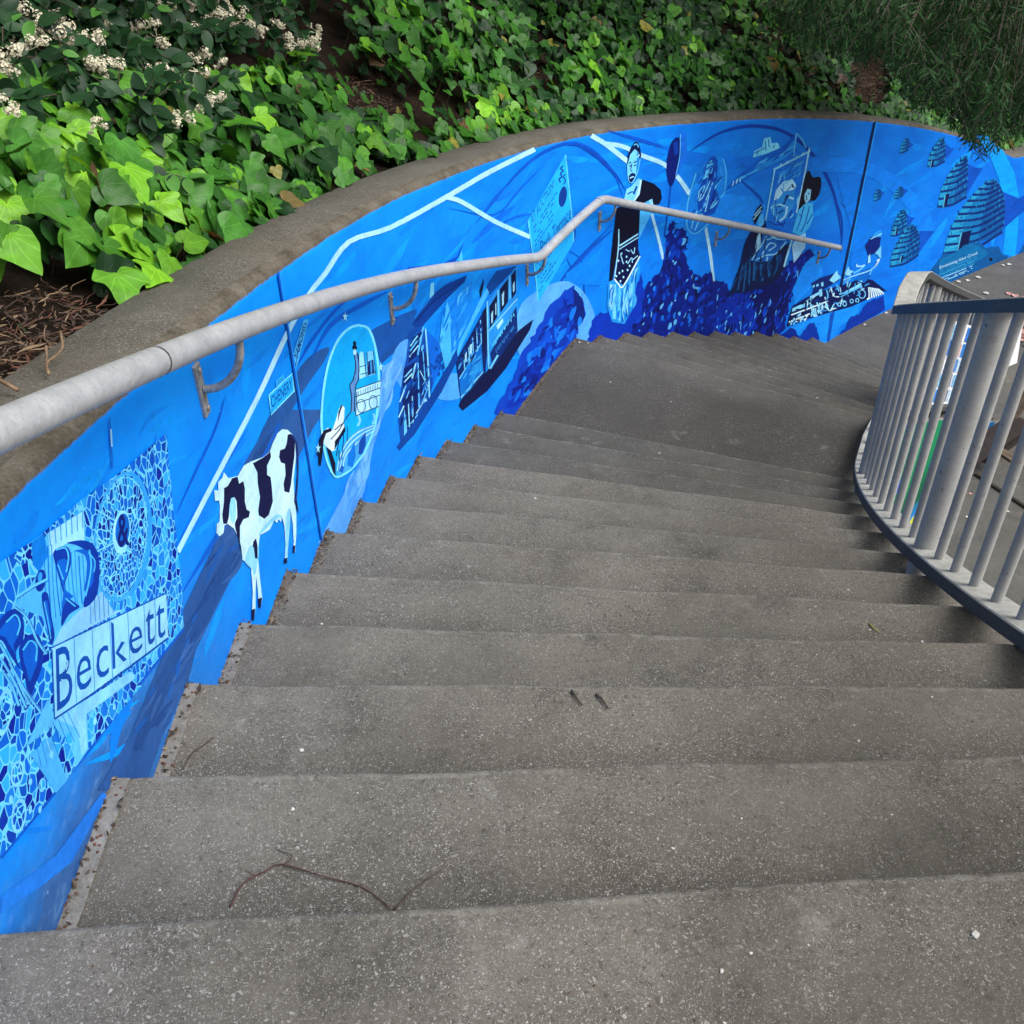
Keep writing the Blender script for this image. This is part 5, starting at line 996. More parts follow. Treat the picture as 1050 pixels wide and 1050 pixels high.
def ivy_leaf(s, d, hgt, size, young):
    P = bank_p(s, d); n2 = -wnor(s); slope_n = unit(np.array([-n2[0] * .46, -n2[1] * .46, 1.0])); down = unit(np.array([-n2[0], -n2[1], -.46]))
    nrm = unit(slope_n * .9 + down * random.uniform(.1, .75) + np.array([random.gauss(0, .33), random.gauss(0, .33), random.gauss(0, .2)]))
    a = random.gauss(0, .8); side = np.cross(nrm, down); tip = down * math.cos(a) + side * math.sin(a) + np.array([0, 0, random.uniform(-.5, .1)])
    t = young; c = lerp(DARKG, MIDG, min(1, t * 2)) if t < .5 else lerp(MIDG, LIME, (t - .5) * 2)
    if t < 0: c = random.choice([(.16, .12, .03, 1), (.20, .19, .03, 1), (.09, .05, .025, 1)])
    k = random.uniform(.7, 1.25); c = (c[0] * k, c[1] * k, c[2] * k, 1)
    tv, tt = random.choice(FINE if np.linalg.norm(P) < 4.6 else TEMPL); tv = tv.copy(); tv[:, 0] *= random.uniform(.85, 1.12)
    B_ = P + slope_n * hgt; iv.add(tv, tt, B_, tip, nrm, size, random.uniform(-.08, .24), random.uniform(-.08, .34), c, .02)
    return B_, P
tries = 0
while cnt < 19000 and tries < 120000:
    tries += 1
    s = random.uniform(1.0, 19.5); d = CAPW + .02 + abs(random.uniform(0, 1) ** 1.35) * 6.0
    P = bank_p(s, d); x, y = pix(P)
    if not (-260 < x < 1300 and -220 < y < 520): continue
    e = d - CAPW
    bz = is_bare(P)
    if bz and random.random() > .10: continue
    dens = vnoise(s * 3.6, d * 4.2, 5)
    if dens < .24 and random.random() < .8: continue
    if e < .10 and random.random() < .5: continue
    if x < 350 and y < 118 - .12 * x and random.random() < .93: continue        # the flowering shrub takes this ground
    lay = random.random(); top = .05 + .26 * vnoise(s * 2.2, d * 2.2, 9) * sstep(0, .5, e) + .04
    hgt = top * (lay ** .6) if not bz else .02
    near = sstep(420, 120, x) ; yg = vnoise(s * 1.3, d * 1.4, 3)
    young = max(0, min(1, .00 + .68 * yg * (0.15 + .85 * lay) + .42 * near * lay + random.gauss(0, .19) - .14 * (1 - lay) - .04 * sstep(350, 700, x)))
    if random.random() < .03: young = -1
    if random.random() < .05: young = min(1, young + .35)
    size = random.uniform(.044, .108) * (1.0 + .14 * near) * (.72 + .45 * lay)
    if bz: size *= .5
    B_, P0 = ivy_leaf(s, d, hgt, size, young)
    if random.random() < .22 and x < 700: stems.tube([P0, (P0 + B_) / 2 + rng.normal(0, .01, 3), B_], .0016, 4, caps=False)
    cnt += 1
# the big lime leaves that hang over the wall top
def at_bank(px, py):
    r = ray(px, py); t = .5
    while t < 40:
        P = r * t; i = np.argmin(np.sum((WP - P[:2]) ** 2, 1)); d = -np.dot(P[:2] - WP[i], NR[i])
        if d > CAPW - .02 and P[2] < ztop(SG[i]) + bank_h(SG[i], d): return SG[i], d
        t *= 1.006
    return None
for (px, py, sz_, yv, dx, dy, dz) in ((132, 262, .125, 1.0, .5, -.55, -.25), (95, 235, .11, .95, .1, -.7, -.3), (70, 250, .10, .8, -.2, -.7, -.3), (178, 245, .095, .9, .6, -.3, -.3), (50, 255, .095, .85, -.3, -.6, -.3), (205, 225, .09, .75, .5, -.4, -.3), (160, 215, .10, .9, .3, -.6, -.25), (60, 215, .12, .9, .2, -.6, -.4), (25, 275, .10, .9, .3, -.6, -.3), (110, 220, .11, .85, -.5, -.5, -.3), (30, 80, .12, .95, .1, -.5, -.7), (85, 110, .12, .95, .4, -.5, -.5), (120, 125, .11, .8, .6, -.4, -.5), (90, 180, .13, .75, .5, -.5, -.4), (45, 190, .12, .85, .2, -.7, -.3), (250, 120, .09, 1.0, .6, -.3, -.5), (150, 245, .1, .85, -.2, -.6, -.3)):
    q = at_bank(px, py)
    if q is None: continue
    s, d = q; P = bank_p(s, d); n2 = -wnor(s); nrm = unit(np.array([-n2[0] * .3, -n2[1] * .3, 1]) + toeye(P) * .9 + rng.normal(0, .14, 3)); tv, tt = FINE[int(rng.integers(3))]
    tip = np.array([dx, dy, dz]); c = lerp(MIDG, LIME, min(1, yv)); hg = .13 + .05 * random.random()
    iv.add(tv, tt, P + np.array([0, 0, hg]), tip, nrm, sz_ * .98, .13, .2, c, .03); stems.tube([P, P + np.array([0, 0, hg * .6]), P + np.array([0, 0, hg])], .002, 5, caps=False)
ivo = iv.build('ivy', M['ivy']); tag(ivo, 'ivy covering the slope above the wall', 'ivy', kind='stuff')
M['stem'] = simple('green_brown_stem', (.07, .06, .03, 1), .7, 0, .4, 40, .2)
o = stems.build('ivy_stems', M['stem'], ivo); o['kind'] = 'stuff'

# dead stems, bark shreds and dry leaves on the bare soil
def strand(mb, P, L, r, up_=.02, n=5, m=0):
    a = random.uniform(0, 6.28); q = np.array(P, float) + (0, 0, r); pts = [q]
    for i in range(n): a += random.gauss(0, .35); q = q + np.array([math.cos(a), math.sin(a), random.gauss(0, .10)]) * L / n; pts.append(q)
    return pts
mul = MB(); k = 0; tries = 0
while k < 5200 and tries < 160000:
    tries += 1; s = random.uniform(1.5, 17); d = CAPW + random.uniform(0.0, 2.6); P = bank_p(s, d)
    if not is_bare(P): continue
    if pix(P)[0] > 200 and random.random() < .3: continue
    k += 1; L = random.choice([.012, .018, .02, .025, .03, .04, .06, .10]); pts = strand(mul, P + (0, 0, random.uniform(0, .03)), L, .002)
    pts = [np.array([p[0], p[1], max(p[2], P[2] - .01 + .46 * 0)]) for p in pts]
    if random.random() < .6: mul.tube(pts, random.uniform(.0007, .0019), 5, m=random.choice([0, 0, 1, 2, 3]))
    else:
        w_ = random.uniform(.0015, .0045); t = unit(pts[-1] - pts[0]); sd_ = unit(np.cross(t, (random.gauss(0, .5), random.gauss(0, .5), 1))) * w_
        vs = []; [vs.extend([p - sd_ * (1 - abs(i - 2.5) / 3.2), p + sd_ * (1 - abs(i - 2.5) / 3.2)]) for i, p in enumerate(pts)]
        mul.add(vs, [(2 * i, 2 * i + 1, 2 * i + 3, 2 * i + 2) for i in range(len(pts) - 1)], random.choice([0, 1, 2, 3]))
MUL = [simple('bark_dark', (.045, .028, .02, 1), .9, 0, .5, 60, .3), simple('bark_red', (.105, .045, .028, 1), .9, 0, .5, 60, .3), simple('straw_stalk', (.19, .125, .075, 1), .85, 0, .4, 60, .2), simple('grey_bark', (.10, .07, .052, 1), .9, 0, .4, 60, .2)]
o = mul.build('mulch', MUL); tag(o, 'shredded bark and dry stems on the bare soil of the bank', 'mulch', kind='stuff')

# ------------------------------------------------------------------ flowering shrub, upper left
q = at_bank(150, 30); root = bank_p(*q); root = bank_p(q[0], q[1] + .35)
sh = empty('flowering_shrub', tuple(root)); tag(sh, 'dark leaved shrub with clusters of tiny cream flowers above the ivy', 'shrub')
lv = Leaves(); et = np.linspace(0, 1, 9); hw = .27 * np.sin(np.pi * et ** .85) ** .8
EV = np.array([(0, 0)] + [(w_, t) for w_, t in zip(hw[1:-1], et[1:-1])] + [(0, 1)] + [(-w_, t) for w_, t in zip(hw[1:-1], et[1:-1])] + [(0, .35), (0, .7)], float)
ne = 7; r1 = list(range(0, 9)); l1 = [0] + list(range(9, 16)) + [8]; ET = []
for side, fl in ((r1, False), (l1, True)):
    for i in range(8):
        c = 16 if i < 4 else 17; t = (side[i], side[i + 1], c); ET.append(t[::-1] if fl else t)
    t = (side[4], 17, 16); ET.append(t[::-1] if fl else t)
ET = np.array([t for t in ET if len(set(t)) == 3])
stm = MB(); anchors = []
ends = []
for px, py, lift in [(x, y, l) for x, y, l in ((10, 10, .5), (50, 40, .45), (20, 70, .40), (90, 20, .5), (100, 70, .4), (150, 15, .5), (150, 60, .4), (60, 90, .3), (200, 20, .45), (200, 70, .35), (130, 100, .25), (245, 15, .4), (240, 60, .3), (290, 20, .3), (310, 45, .2), (180, 110, .25), (215, 110, .2), (140, 170, .16), (100, 130, .2), (-60, 40, .5), (-60, -60, .7), (60, -60, .7), (170, -50, .6), (270, -40, .5), (340, -10, .3), (0, 120, .2), (165, 190, .12), (225, 145, .12), (-150, 60, .5))]:
    q = at_bank(px, py + 25)
    if q: ends.append((bank_p(*q) + np.array([0, 0, lift * .55]) + toeye(bank_p(*q)) * .10, lift))
cl_pts = []
for E_, lift in ends:
    a = root + rng.normal(0, .05, 3) * (1, 1, 0); mdl = (a + E_) / 2 + np.array([0, 0, .22 + .1 * random.random()]); tn = np.linspace(0, 1, 9)
    Pp = [a * (1 - t) ** 2 + 2 * mdl * t * (1 - t) + E_ * t * t for t in tn]; stm.tube(Pp, list(np.linspace(.009, .003, 9)), 6, caps=False)
    twigs = [(Pp, 3)]
    for j in range(20):
        b0 = Pp[random.choice([3, 4, 5, 6, 7, 8])]; dirv = unit(rng.normal(0, 1, 3) + toeye(b0) * .7 + np.array([0, 0, .1])); L = random.uniform(.12, .30)
        tw = [b0, b0 + dirv * L * .5 + (0, 0, .02), b0 + dirv * L + (0, 0, -.03)]; stm.tube(tw, [.003, .002, .0014], 5, caps=False); twigs.append((tw, 0))
    for tw, i0 in twigs:
        for seg in range(i0, len(tw) - 1):
            for j in range(6):
                t = random.random(); B_ = tw[seg] * (1 - t) + tw[seg + 1] * t; dv = unit(tw[seg + 1] - tw[seg]); sd_ = unit(np.cross(dv, rng.normal(0, 1, 3)))
                tip = unit(dv * .6 + sd_ + np.array([0, 0, -.25])); nrm = unit(np.array([0, 0, .8]) + toeye(B_) * .5 + rng.normal(0, .35, 3)); c = lerp((.007, .028, .010, 1), (.020, .066, .020, 1), random.random())
                if random.random() < .08: c = (.07, .20, .035, 1)
                lv.add(EV, ET, B_, tip, nrm, random.uniform(.045, .082), random.uniform(.1, .3), random.uniform(0, .3), c)
fo = lv.build('foliage', M['shrubleaf'], sh); place(fo, sh); o = stm.build('stems', simple('shrub_bark', (.07, .05, .04, 1), .8, 0, .4, 30, .2), sh); place(o, sh)
M['flower'] = simple('cream_petal', (.58, .54, .40, 1), .75, 0, .35, 90, .1)
MBR = simple('browned_petal', (.22, .14, .07, 1), .8, 0, .3, 60, .1)
ico = bmesh.new(); bmesh.ops.create_icosphere(ico, subdivisions=1, radius=1); IV = np.array([v.co for v in ico.verts]); IF = [tuple(v.index for v in f.verts) for f in ico.faces]; ico.free()
for px, py, rr in ((18, 22, .062), (38, 30, .045), (72, 22, .06), (85, 10, .05), (97, 40, .05), (55, 8, .05), (5, 55, .055), (30, 46, .04), (52, 32, .055), (82, 38, .045), (102, 62, .05), (104, 72, .04), (132, 8, .045), (160, 34, .05), (165, 8, .04), (195, 10, .045), (180, 24, .055), (215, 22, .065), (205, 55, .042), (222, 18, .05), (232, 8, .045), (245, 18, .05), (276, 6, .045), (268, 32, .04), (285, 24, .035), (305, 42, .055), (318, 44, .045), (325, 30, .035), (228, 64, .026), (200, 82, .042), (215, 102, .048), (186, 118, .036), (170, 72, .036), (5, 112, .03), (98, 125, .022), (110, 18, .04), (140, 26, .045)):
    q = at_bank(px, py + 18)
    if not q: continue
    P = bank_p(*q); dpt = np.linalg.norm(P); c = ray(px, py); c = c / np.linalg.norm(c) * (dpt - .60); m = MB(); ax = unit(toeye(c) + np.array([0, 0, .5])); rr *= .8; n_ = int(150 * (rr / .04) ** 1.7)
    rr *= 1.12; subs = [c + rng.normal(0, .50, 3) * rr * np.array([1.25, 1, .8]) for _ in range(5)]
    for i in range(int(n_ * 1.25)):
        v = unit(rng.normal(0, 1, 3) + ax * .6); v = v - ax * v.dot(ax) * .45; fp = random.choice(subs) + v * rr * .52 * (random.random() ** .45); sz_ = random.uniform(.0034, .0062)
        nz = unit(v + ax * .5); tx = unit(np.cross(nz, rng.normal(0, 1, 3))); ty = np.cross(nz, tx); a0 = random.uniform(0, 6)
        for q in range(5):      # five tiny petals
            a = a0 + q * 1.2566; e1 = tx * math.cos(a) + ty * math.sin(a); e2 = np.cross(nz, e1)
            m.add([fp, fp + sz_ * (e1 * .6 + e2 * .42 + nz * .15), fp + sz_ * (e1 * 1.05 + nz * .3), fp + sz_ * (e1 * .6 - e2 * .42 + nz * .15)], [(0, 1, 2, 3)], 0 if random.random() < .93 else 1)
    for i in range(7):
        v = unit(rng.normal(0, 1, 3)); m.tube([c - ax * rr * .9, subs[i % 5] + v * rr * .2], .0011, 4, caps=False)
    o = m.build('flower_cluster', [M['flower'], MBR], sh); place(o, sh)

# ------------------------------------------------------------------ feathery tree leaning in from the upper right
tb = np.array([11.2, 16.4, 0]); i = np.argmin(np.sum((WP - tb[:2]) ** 2, 1)); dd = -np.dot(tb[:2] - WP[i], NR[i]); tb[2] = ztop(SG[i]) + bank_h(SG[i], dd) - .1
tr = empty('feathery_tree', tuple(tb)); tag(tr, 'dark feathery leaved tree whose drooping branches hang over the far wall', 'tree')
bark = simple('grey_tree_bark', (.10, .08, .065, 1), .9, 0, .4, 12, .5)
m = MB(); tpts = [tb, tb + (-.3, -.4, 1.6), tb + (-.9, -1.0, 3.2), tb + (-1.8, -1.9, 4.6), tb + (-3.0, -2.8, 5.6)]; m.tube(catmull(tpts, 6), np.linspace(.20, .07, 25), 14)
o = m.build('trunk', bark, tr); place(o, tr); autosmooth(o)
TC = catmull(tpts, 6); limbs = MB(); fr = Leaves(); LIMB = []
for k_, (x, y, z) in enumerate(((4.2, 9.6, -.1), (6.0, 9.8, -.4), (3.2, 11.5, 1.1), (7.0, 11.5, -.6), (5.0, 8.2, .9), (2.6, 9.2, 1.5), (8.2, 10.0, .4), (5.5, 12.2, -.2), (1.2, 12.0, 2.4), (4.4, 13.5, 1.5))):
    a = TC[8 + (k_ * 2) % 16]; e_ = np.array([x, y, z]); md = (a + e_) / 2 + (0, 0, .9); C_ = [a * (1 - t) ** 2 + 2 * md * t * (1 - t) + e_ * t * t for t in np.linspace(0, 1, 14)]; limbs.tube(C_, np.linspace(.05, .012, 14), 8, caps=False); LIMB += C_[4:]
LIMB = np.array(LIMB)
FV = np.array([(0, 0), (.06, .25), (.05, .7), (0, 1), (-.05, .7), (-.06, .25)], float); FT = np.array([(0, 1, 5), (1, 2, 4), (1, 4, 5), (2, 3, 4)])
region = [(760, -30), (795, 22), (812, 40), (850, 46), (880, 62), (905, 52), (925, 78), (945, 110), (962, 102), (980, 130), (1000, 152), (1016, 160), (1036, 142), (1060, 126), (1130, 120), (1130, -40)]
def frond(B_, dirv, L, tone, big=1.0):
    over = abs(random.gauss(0, 9)) - 4; n = 9; q = B_.copy(); d = dirv.copy(); pts = [q.copy()]
    for i in range(n):
        d = unit(d + np.array([0, 0, -.10]) + rng.normal(0, .05, 3)); q = q + d * L / n
        x_, y_ = pix(q)
        if big > 1 and y_ > -60 and -150 < x_ < 1150: break
        if y_ > -25 and 300 < x_ < 1080 and not inside((x_, y_ - over), region): break
        pts.append(q.copy())
    n = len(pts) - 1
    if n < 2: return
    limbs.tube(pts[::3] + [pts[-1]], .0018, 3, caps=False)
    sd0 = unit(np.cross(d, rng.normal(0, 1, 3)))
    for i in range(1, n + 1):
        for sg_ in (-1, 1):
            t = unit(d * .75 + sd0 * sg_ * .8 + rng.normal(0, .18, 3)); nr = unit(np.cross(t, rng.normal(0, 1, 3))); c = lerp((.009, .030, .010, 1), (.034, .096, .028, 1), min(1, max(0, tone + random.gauss(0, .18))))
            fr.add(FV, FT, pts[i], t, nr, random.uniform(.07, .12) * big * (1 - .3 * i / n), .0, .15, c)
made = 0
def spray(c, nf, spread, tone, big=1.0):
    j = np.argmin(np.sum((LIMB - c) ** 2, 1)); a = LIMB[j]; md = (a + c) / 2 + (0, 0, .25); limbs.tube([a, md, c], [.007, .005, .003], 5, caps=False); ax = unit(c - md)
    for i in range(nf): frond(c + rng.normal(0, spread, 3) * (1, 1, .7), unit(ax * .6 + rng.normal(0, .6, 3) + np.array([0, 0, -.35])), random.uniform(.22, .42) * big, tone, big)
n = 0
while n < 240:
    px, py = random.uniform(750, 1130), random.uniform(-40, 142)
    if not inside((px, py + 22), region): continue
    r = ray(px, py); Y = random.uniform(7.2, 9.2) if py > 60 else random.uniform(7.2, 10.5); spray(r * (Y / r[1]), 7, .16, .35 + .5 * random.random()); n += 1
for n in range(150):
    px, py = random.uniform(480, 1350), random.uniform(-650, -45); r = ray(px, py); Y = random.uniform(7.5, 13.5); spray(r * (Y / r[1]), 6, .3, .4)  # unseen sprays above the view, added for their shade
n = 0
while n < 1150:          # added unseen canopy of oversized fronds, there to shade the bank
    s, d = random.uniform(6.8, 20), random.uniform(.2, 9); P = bank_p(s, max(d, CAPW)); P[:2] = wpos(s) - wnor(s) * d; P[2] += random.uniform(1.0, 4.2)
    if pix(P)[1] > -185: continue
    spray(P, 4, .35, .35, 3.4); n += 1
o = limbs.build('branches', bark, tr); place(o, tr); o = fr.build('crown_and_shade_canopy', M['frond'], tr); place(o, tr)

# ------------------------------------------------------------------ litter on the stairs
def on_tread(px, py):
    for k in range(0, 25):
        P = atz(px, py, zk(k)); n_ = k
        if k == 0: ok = P[1] < OUT[0][1]
        else:
            c = C1 if k <= 11 else C2; kk = min(k, 24)
            def side(i): a, b_ = np.array(OUT[i]), INN[i]; return np.cross(b_ - a, P[:2] - a)
            ok = side(k - 1) >= -.002 and (k == 24 or side(k) <= .002)
        if ok: return P
    return atz(px, py, gz)
def tw_obj(name, paths, rad, mat, label, cat, group=None):
    root_ = None
    for pts, r_k in paths:
        m = MB(); z = sorted(on_tread(*p)[2] for p in pts)[len(pts) // 2] if root_ is None else z; Q = [atz(*p, z) for p in pts]; Q = [np.array([q[0], q[1], z + rad * r_k * .9 + .0005 + .004 * abs(math.sin(i * 1.3))]) for i, q in enumerate(Q)]
        C_ = catmull(Q, 4); m.tube(C_, list(np.linspace(rad * r_k, rad * r_k * .55, len(C_))), 7); o = m.build(name if root_ is None else 'side_branch', TB if root_ is not None and r_k > 1 else mat, root_, True)
        if root_ is None: root_ = o
    tag(root_, label, cat, group); return root_
TW = simple('dark_red_twig', (.075, .03, .027, 1), .7, 0, .4, 60, .2); TB = simple('dark_brown_twig', (.07, .05, .04, 1), .8, 0, .4, 60, .2)
tw_obj('twig', [([(236, 931), (250, 908), (272, 895), (290, 888), (330, 900), (372, 911), (403, 935)], 1), ([(404, 934), (425, 914), (453, 893)], 1.15), ([(290, 888), (300, 880), (284, 872)], .6), ([(262, 899), (252, 893)], .5)], .0017, TW, 'long thin reddish forked twig lying near the bottom of the steps', 'twig')
tw_obj('twig', [([(586, 709), (590, 716), (597, 725)], 1)], .003, TB, 'short thick brown twig on the third step, the left of two', 'twig'); tw_obj('twig', [([(611, 713), (617, 719), (624, 728)], 1)], .003, TB, 'short thick brown twig on the third step, the right of two', 'twig')
tw_obj('twig', [([(219, 757), (208, 767), (197, 774), (188, 790)], 1)], .0018, TB, 'hair thin dark twig on a step close to the blue wall', 'twig')
tw_obj('grass_blade', [([(891, 640), (896, 646), (901, 649)], 1)], .0026, simple('yellow_green_blade', (.30, .30, .07, 1), .7, 0, .2, 40, .1), 'small yellow green blade lying on a step below the railing post', 'blade of grass')
# little stick that hangs over the wall top, upper left
m = MB(); st_ = [(62, 340, .06), (64, 356, .045), (56, 366, .03), (48, 372, .018), (50, 384, .012)]
Q = [];
for px, py, hg in st_: s, z = hit(px, py, -.12); Q.append(ray(px, py) * ((ztop(s) + .03 + hg * .5) / ray(px, py)[2]))
m.tube(catmull(Q, 4), .0032, 6); m.tube([Q[3], Q[3] + np.array([-.006, .03, .02])], .0026, 6); o = m.build('twig', MUL[2], None, True); tag(o, 'crooked pale twig resting on the concrete wall top by the bare soil', 'twig')
m = MB(); Q = [ray(px, py) * ((ztop(hit(px, py, -.12)[0]) + .036) / ray(px, py)[2]) for px, py in ((-4, 388), (8, 394), (18, 400))]; m.tube(Q, .0042, 6); o = m.build('twig', MUL[2], None, True); tag(o, 'straight straw coloured twig on the wall top above the pipe', 'twig')
# pebbles, crumbs and leaf fragments
pb = MB()
def crumb(P, sz_, mi_): V = IV * sz_ * rng.uniform(.6, 1.25, (12, 1)) * np.array([1, random.uniform(.6, 1), .55]); a = random.uniform(0, 6.28); V = V @ np.array([[math.cos(a), math.sin(a), 0], [-math.sin(a), math.cos(a), 0], [0, 0, 1]]); pb.add(V + P + np.array([0, 0, sz_ * .3]), IF, mi_)
for px, py, s_ in ((594, 351, .016), (603, 352, .011), (623, 350, .009), (629, 368, .009), (626, 392, .013), (688, 412, .008), (814, 409, .014), (676, 465, .014), (549, 511, .011), (330, 640, .007), (310, 770, .009), (300, 830, .009), (203, 938, .006), (676, 820, .006), (690, 870, .006), (740, 996, .007), (650, 733, .007), (955, 715, .007), (880, 760, .006), (838, 408, .012), (1000, 960, .012), (892, 646, .006), (927, 652, .007), (945, 658, .009), (985, 690, .007), (870, 605, .008), (836, 622, .006)): crumb(on_tread(px, py), s_ * .62, 0 if random.random() < .75 else 1)
for i in range(260):
    px, py = random.uniform(90, 1050), 360 + 690 * random.random() ** 1.1
    P = on_tread(px, py)
    if P[0] < np.interp(P[1], WP[:, 1], WP[:, 0]) + .1 or P[0] > np.interp(P[1], [q[1] for q in INN], [q[0] for q in INN]) - .03 or P[1] > 9.4: continue
    crumb(P, random.uniform(.001, .0028), random.choice([0, 1, 1, 2]))
o = pb.build('pebbles', [simple('white_pebble', (.55, .53, .48, 1), .8, 0, .2, 60, .2), simple('grey_pebble', (.22, .20, .18, 1), .85, 0, .3, 60, .2), simple('brown_crumb', (.09, .06, .035, 1), .9, 0, .4, 60, .2)]); tag(o, 'tiny pebbles and crumbs scattered on the steps', 'pebbles', kind='stuff')
# dry leaf bits packed in the joint beside the wall
jl = MB()
for k in range(23):
    n_ = (26 if k == 11 else 9) * (9 if k < 3 else 16)
    for i in range(n_):
        t = random.random(); p = np.array(OUT[k]) * (1 - t) + np.array(OUT[k + 1]) * t; 
        if k == 11: p = wpos(np.interp(p[0], WP[:, 0], SG))
        ss_ = np.interp(p[1], WP[:, 1], SG); nn = wnor(ss_); p = wpos(ss_) + nn * (.003 + .034 * random.random() ** 2.4); z = zk(k + 1) + .004
        if random.random() < .5:
            sz_ = random.uniform(.002, .006); jl.add(IV * sz_ * rng.uniform(.5, 1.2, (12, 1)) * (1, .8, .5) + (p[0], p[1], z + sz_ * .3), IF, random.choice([0, 0, 1, 3]))
        else:
            L = random.choice([.003, .004, .005, .006, .007, .010]); a = random.uniform(0, 6.28); w_ = L * random.uniform(.2, .45); t3 = np.array([math.cos(a), math.sin(a), random.uniform(-.2, .5)]) * L; s3 = np.array([-math.sin(a), math.cos(a), random.uniform(-.5, .5)]) * w_; P = np.array([p[0], p[1], z + .006])
            jl.add([P - t3, P + s3, P + t3 + (0, 0, .004), P - s3], [(0, 1, 2), (0, 2, 3)], random.choice([0, 0, 3, 3, 1, 2]))
o = jl.build('leaf_litter', [MUL[0], MUL[1], simple('tan_leaf', (.28, .19, .10, 1), .85, 0, .3, 50, .1), simple('dull_leaf', (.10, .075, .05, 1), .9, 0, .3, 50, .1)]); tag(o, 'dry leaf bits packed in the joint along the foot of the wall', 'litter', kind='stuff')

MULW = simple('grey_wood_stay', (.16, .13, .10, 1), .85, 0, .3, 20, .2)
# ------------------------------------------------------------------ things on the lower path, seen through the bars
def quad_uv(a, b_, c, d, u, v): a, b_, c, d = map(np.array, (a, b_, c, d)); return (a * (1 - u) + b_ * u) * (1 - v) + (d * (1 - u) + c * u) * v
# blank white sign board leaning on the path
p0, p1 = atz(1001, 391, gz), atz(1042, 373, gz); ex = p1 - p0; Lb = np.linalg.norm(ex); ex /= Lb; en = np.array([ex[1], -ex[0], 0])
if en[1] > 0: en = -en
pc = (p0 + p1) / 2; bd = empty('sign_board', (pc[0], pc[1], gz)); tag(bd, 'blank white board standing on the lower path behind the railing', 'board')
bw = simple('white_board', (.74, .77, .80, 1), .5, 0, .1, 9, .05); hb = .44; ud = unit(np.array([0, 0, 1]) - en * .18)
m = MB(); m.box(ud * (hb / 2 + .01), ex * Lb / 2, np.cross(ex, ud) * .010, ud * hb / 2); o = m.build('panel', bw, bd); bv = o.modifiers.new('edge', 'BEVEL'); bv.width = .004
m = MB(); m.box(ud * (hb * .45) - en * .14 + (0, 0, -.01), ex * .02, unit(np.array([0, 0, 1]) + en * .5) * .19, np.cross(ex, unit(np.array([0, 0, 1]) + en * .5)) * .012); o = m.build('back_stay', MULW, bd)
# picture sheets tied to the far stretch of railing
def rail_face(y, h, off): p = gr_xy(y, .10 + off); return np.array([p[0], p[1], gz_(y) + h])
po = empty('poster', tuple(rail_face(6.55, 0, .0))); tag(po, 'blue and white picture poster fixed to the far stretch of grey railing', 'poster')
pgc = [rgb(26, 110, 200), rgb(120, 180, 220), rgb(190, 215, 235), rgb(20, 60, 140), rgb(210, 150, 150), rgb(40, 130, 220), rgb(225, 230, 235)]
yv = np.linspace(6.0, 7.06, 15); vs = [tuple(rail_face(y, h, o_)) for y in yv for h, o_ in ((.015, .006), (.69, .006), (.69, .010), (.015, .010))]; fs = [(i * 4 + j, i * 4 + (j + 1) % 4, i * 4 + 4 + (j + 1) % 4, i * 4 + 4 + j) for i in range(14) for j in range(4)] + [(0, 1, 2, 3), (59, 58, 57, 56)]
o = mesh_obj('sheet', vs, fs, bw, po); place(o, po)
for i in range(7):
    for j in range(5):
        y0, y1 = 6.03 + i * .147, 6.03 + i * .147 + random.uniform(.10, .14); h0 = .04 + j * .128; h1 = h0 + random.uniform(.09, .122); V = []; F = []
        for side in (.0035, .0125):
            n0 = len(V); V += [tuple(rail_face(y, h, side)) for y in np.linspace(y0, y1, 4) for h in (h0, h1)]; F += [(n0 + 2 * q, n0 + 2 * q + 1, n0 + 2 * q + 3, n0 + 2 * q + 2) for q in range(3)]
        o = mesh_obj('picture', V, F, simple('printed_picture', random.choice(pgc), .5, 0, .6, 30, 0), po); place(o, po)
# painted side of the lower flight
gm = NT('side_wall_paint'); co = gm.n('TexCoord').outputs['Object']; zc = gm.n('SeparateXYZ', {0: co}).outputs[2]; zc = gm.math('ADD', zc, gm.math('MULTIPLY', gm.math('SUBTRACT', gm.noise(co, 3.5, 4), .5), .55)); zc = gm.math('ADD', zc, 5.52)
hx = gm.ramp(gm.noise(co, 2.3, 3), [(.50, 0), (.56, 1)], 'CONSTANT')
cg = gm.ramp(zc, [(.04, rgb(226, 226, 40, .8)), (.14, rgb(225, 225, 70, .8)), (.19, rgb(30, 130, 215, .9)), (.36, rgb(20, 120, 160, .9)), (.42, rgb(6, 84, 58)), (.7, rgb(16, 124, 78)), (1.2, rgb(20, 130, 84))])
M['side'] = gm.done(gm.mix(hx, cg, rgb(10, 80, 200)), .6, 0, .2)
sw = empty('side_wall', (*(np.array(INN[17])), gz)); tag(sw, 'low curved concrete wall painted green, blue and yellow under the lower flight of steps', 'wall')
V = []; F = []; MI = []; kk = np.linspace(12.0, 22.9, 90)
def inn_k(k): i = int(min(k, 22)); u = k - i; return INN[i] * (1 - u) + INN[i + 1] * u
for k in kk:
    p = inn_k(k); n_ = unit(C2 - p); zt = -H0 - (k + .2) * RS - .02
    for off, zz in ((.012, gz - .02), (.012, zt - .01), (.004, zt), (-.03, zt)): V.append((p[0] + n_[0] * off, p[1] + n_[1] * off, zz))
for i in range(len(kk) - 1):
    for j in range(3): F.append((i * 4 + j, i * 4 + j + 1, i * 4 + 4 + j + 1, i * 4 + 4 + j)); MI.append(0 if j == 0 else 1)
o = mesh_obj('painted_face', V, F, [M['side'], M['mortar']], sw, MI); place(o, sw)
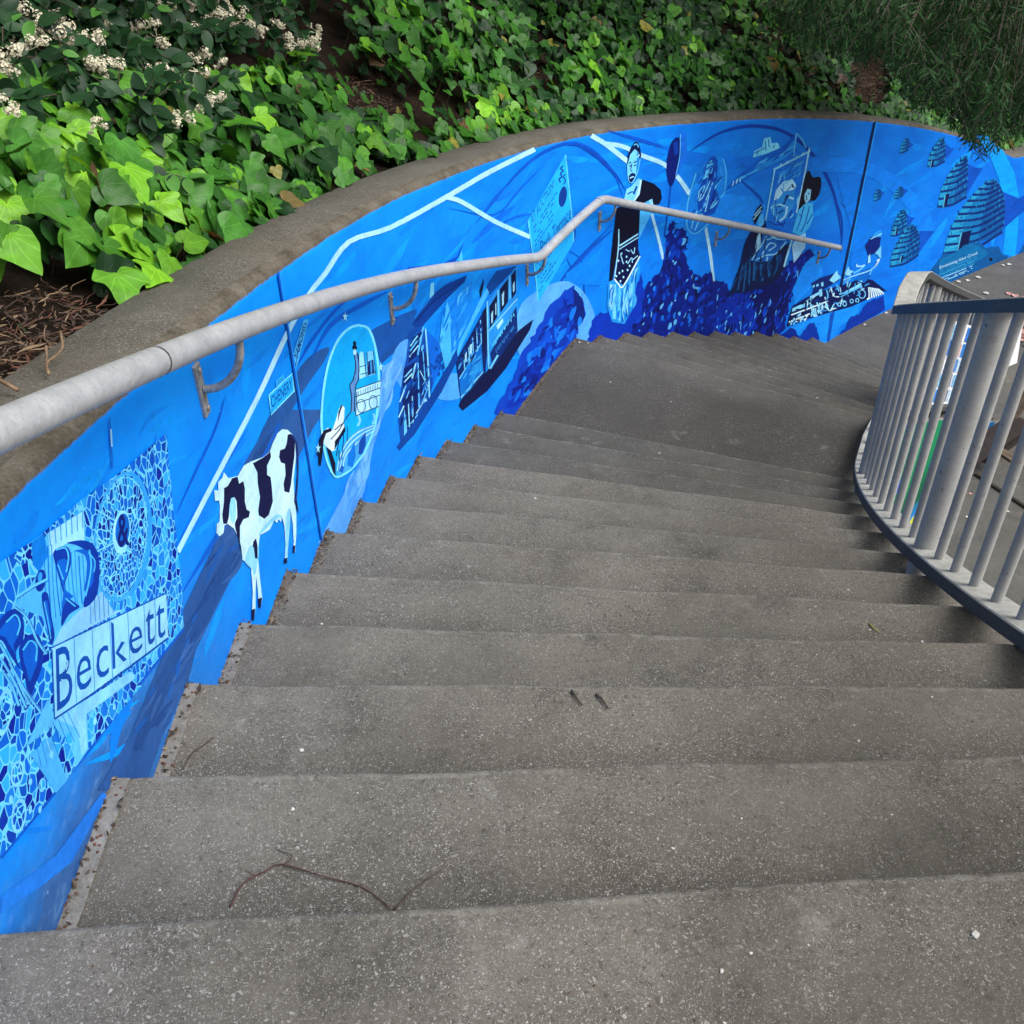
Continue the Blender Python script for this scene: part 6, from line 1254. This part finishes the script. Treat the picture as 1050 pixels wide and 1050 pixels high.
# heap of broken wooden furniture
WD = simple('weathered_board', (.12, .085, .06, 1), .85, 0, .4, 14, .3); WD2 = simple('dark_board', (.035, .026, .022, 1), .85, 0, .4, 14, .3)
def plank(pa, pb_, za, zb, wd, th, mat, label):
    a, b_ = atz(*pa, gz + za), atz(*pb_, gz + zb); t = b_ - a; L = np.linalg.norm(t); t /= L; s_ = unit(np.cross(t, (0, 0, 1))); n_ = np.cross(s_, t); m = MB(); m.box((a + b_) / 2, t * L / 2, s_ * wd / 2, n_ * th / 2); m.box((a + b_) / 2 + n_ * (th / 2 + .0012), t * (L / 2 - .01), s_ * .006, n_ * .001)
    o = m.build('plank', mat); bv = o.modifiers.new('edge', 'BEVEL'); bv.width = .006; tag(o, label, 'plank', 'old planks heaped on the lower path')
plank((1008, 474), (1058, 396), .06, .62, .11, .035, WD, 'long weathered brown plank leaning up to the right behind the bars'); plank((982, 492), (1000, 448), .05, .30, .08, .03, WD, 'short pale brown plank end beside the thick railing post'); plank((1012, 470), (1062, 436), .10, .32, .10, .03, WD2, 'dark plank lying under the long weathered plank'); plank((1000, 486), (1064, 528), .012, .012, .03, .02, WD2, 'thin black batten flat on the path beneath the planks'); plank((1014, 455), (1040, 472), .22, .22, .09, .03, WD, 'short crosswise brown plank on top of the dark plank'); plank((990, 470), (1048, 430), .20, .40, .22, .03, WD2, 'wide dark plank standing behind the other planks')
# fallen pink leaves
PK = simple('pink_leaf', (.52, .27, .22, 1), .7, 0, .3, 40, .1); PW = simple('bleached_leaf', (.55, .50, .44, 1), .7, 0, .3, 40, .1)
lf = MB()
def flat_leaf(mb, P, L, mi_): a = random.uniform(0, 6.28); tv = EV * (1.5, 1) * L; ca, sa = math.cos(a), math.sin(a); mb.add([(P[0] + x * ca - y * sa, P[1] + x * sa + y * ca, P[2] + .006 + .25 * abs(x)) for x, y in tv], [tuple(t) for t in ET], mi_)
for px, py, L in ((1040, 302, .16), (1045, 305, .14), (1035, 303, .13), (1008, 300, .12), (1000, 284, .12), (992, 289, .10), (985, 290, .10), (1033, 272, .10), (1030, 273, .08), (908, 322, .08), (888, 333, .06), (960, 296, .08)): flat_leaf(lf, atz(px, py, gz), L * .62, 0 if px > 1030 and py > 295 else 1)
for i in range(110): px, py = random.gauss(1048, 7), random.gauss(336, 8); flat_leaf(lf, atz(px, py, gz + random.uniform(0, .05)), random.uniform(.06, .12), random.choice([0, 0, 1]))
for i in range(30): px, py = random.uniform(880, 1060), random.uniform(265, 560); P = atz(px, py, gz); flat_leaf(lf, P, random.uniform(.012, .035), random.choice([0, 1]))
o = lf.build('fallen_leaves', [PK, PW]); tag(o, 'pink and bleached fallen leaves on the lower path', 'leaves', kind='stuff')

# ------------------------------------------------------------------ lift everything so the lower path lies at z = 0
for o in scene.objects:
    if o.parent is None and o.type in ('MESH', 'EMPTY'): o.location.z += ZO
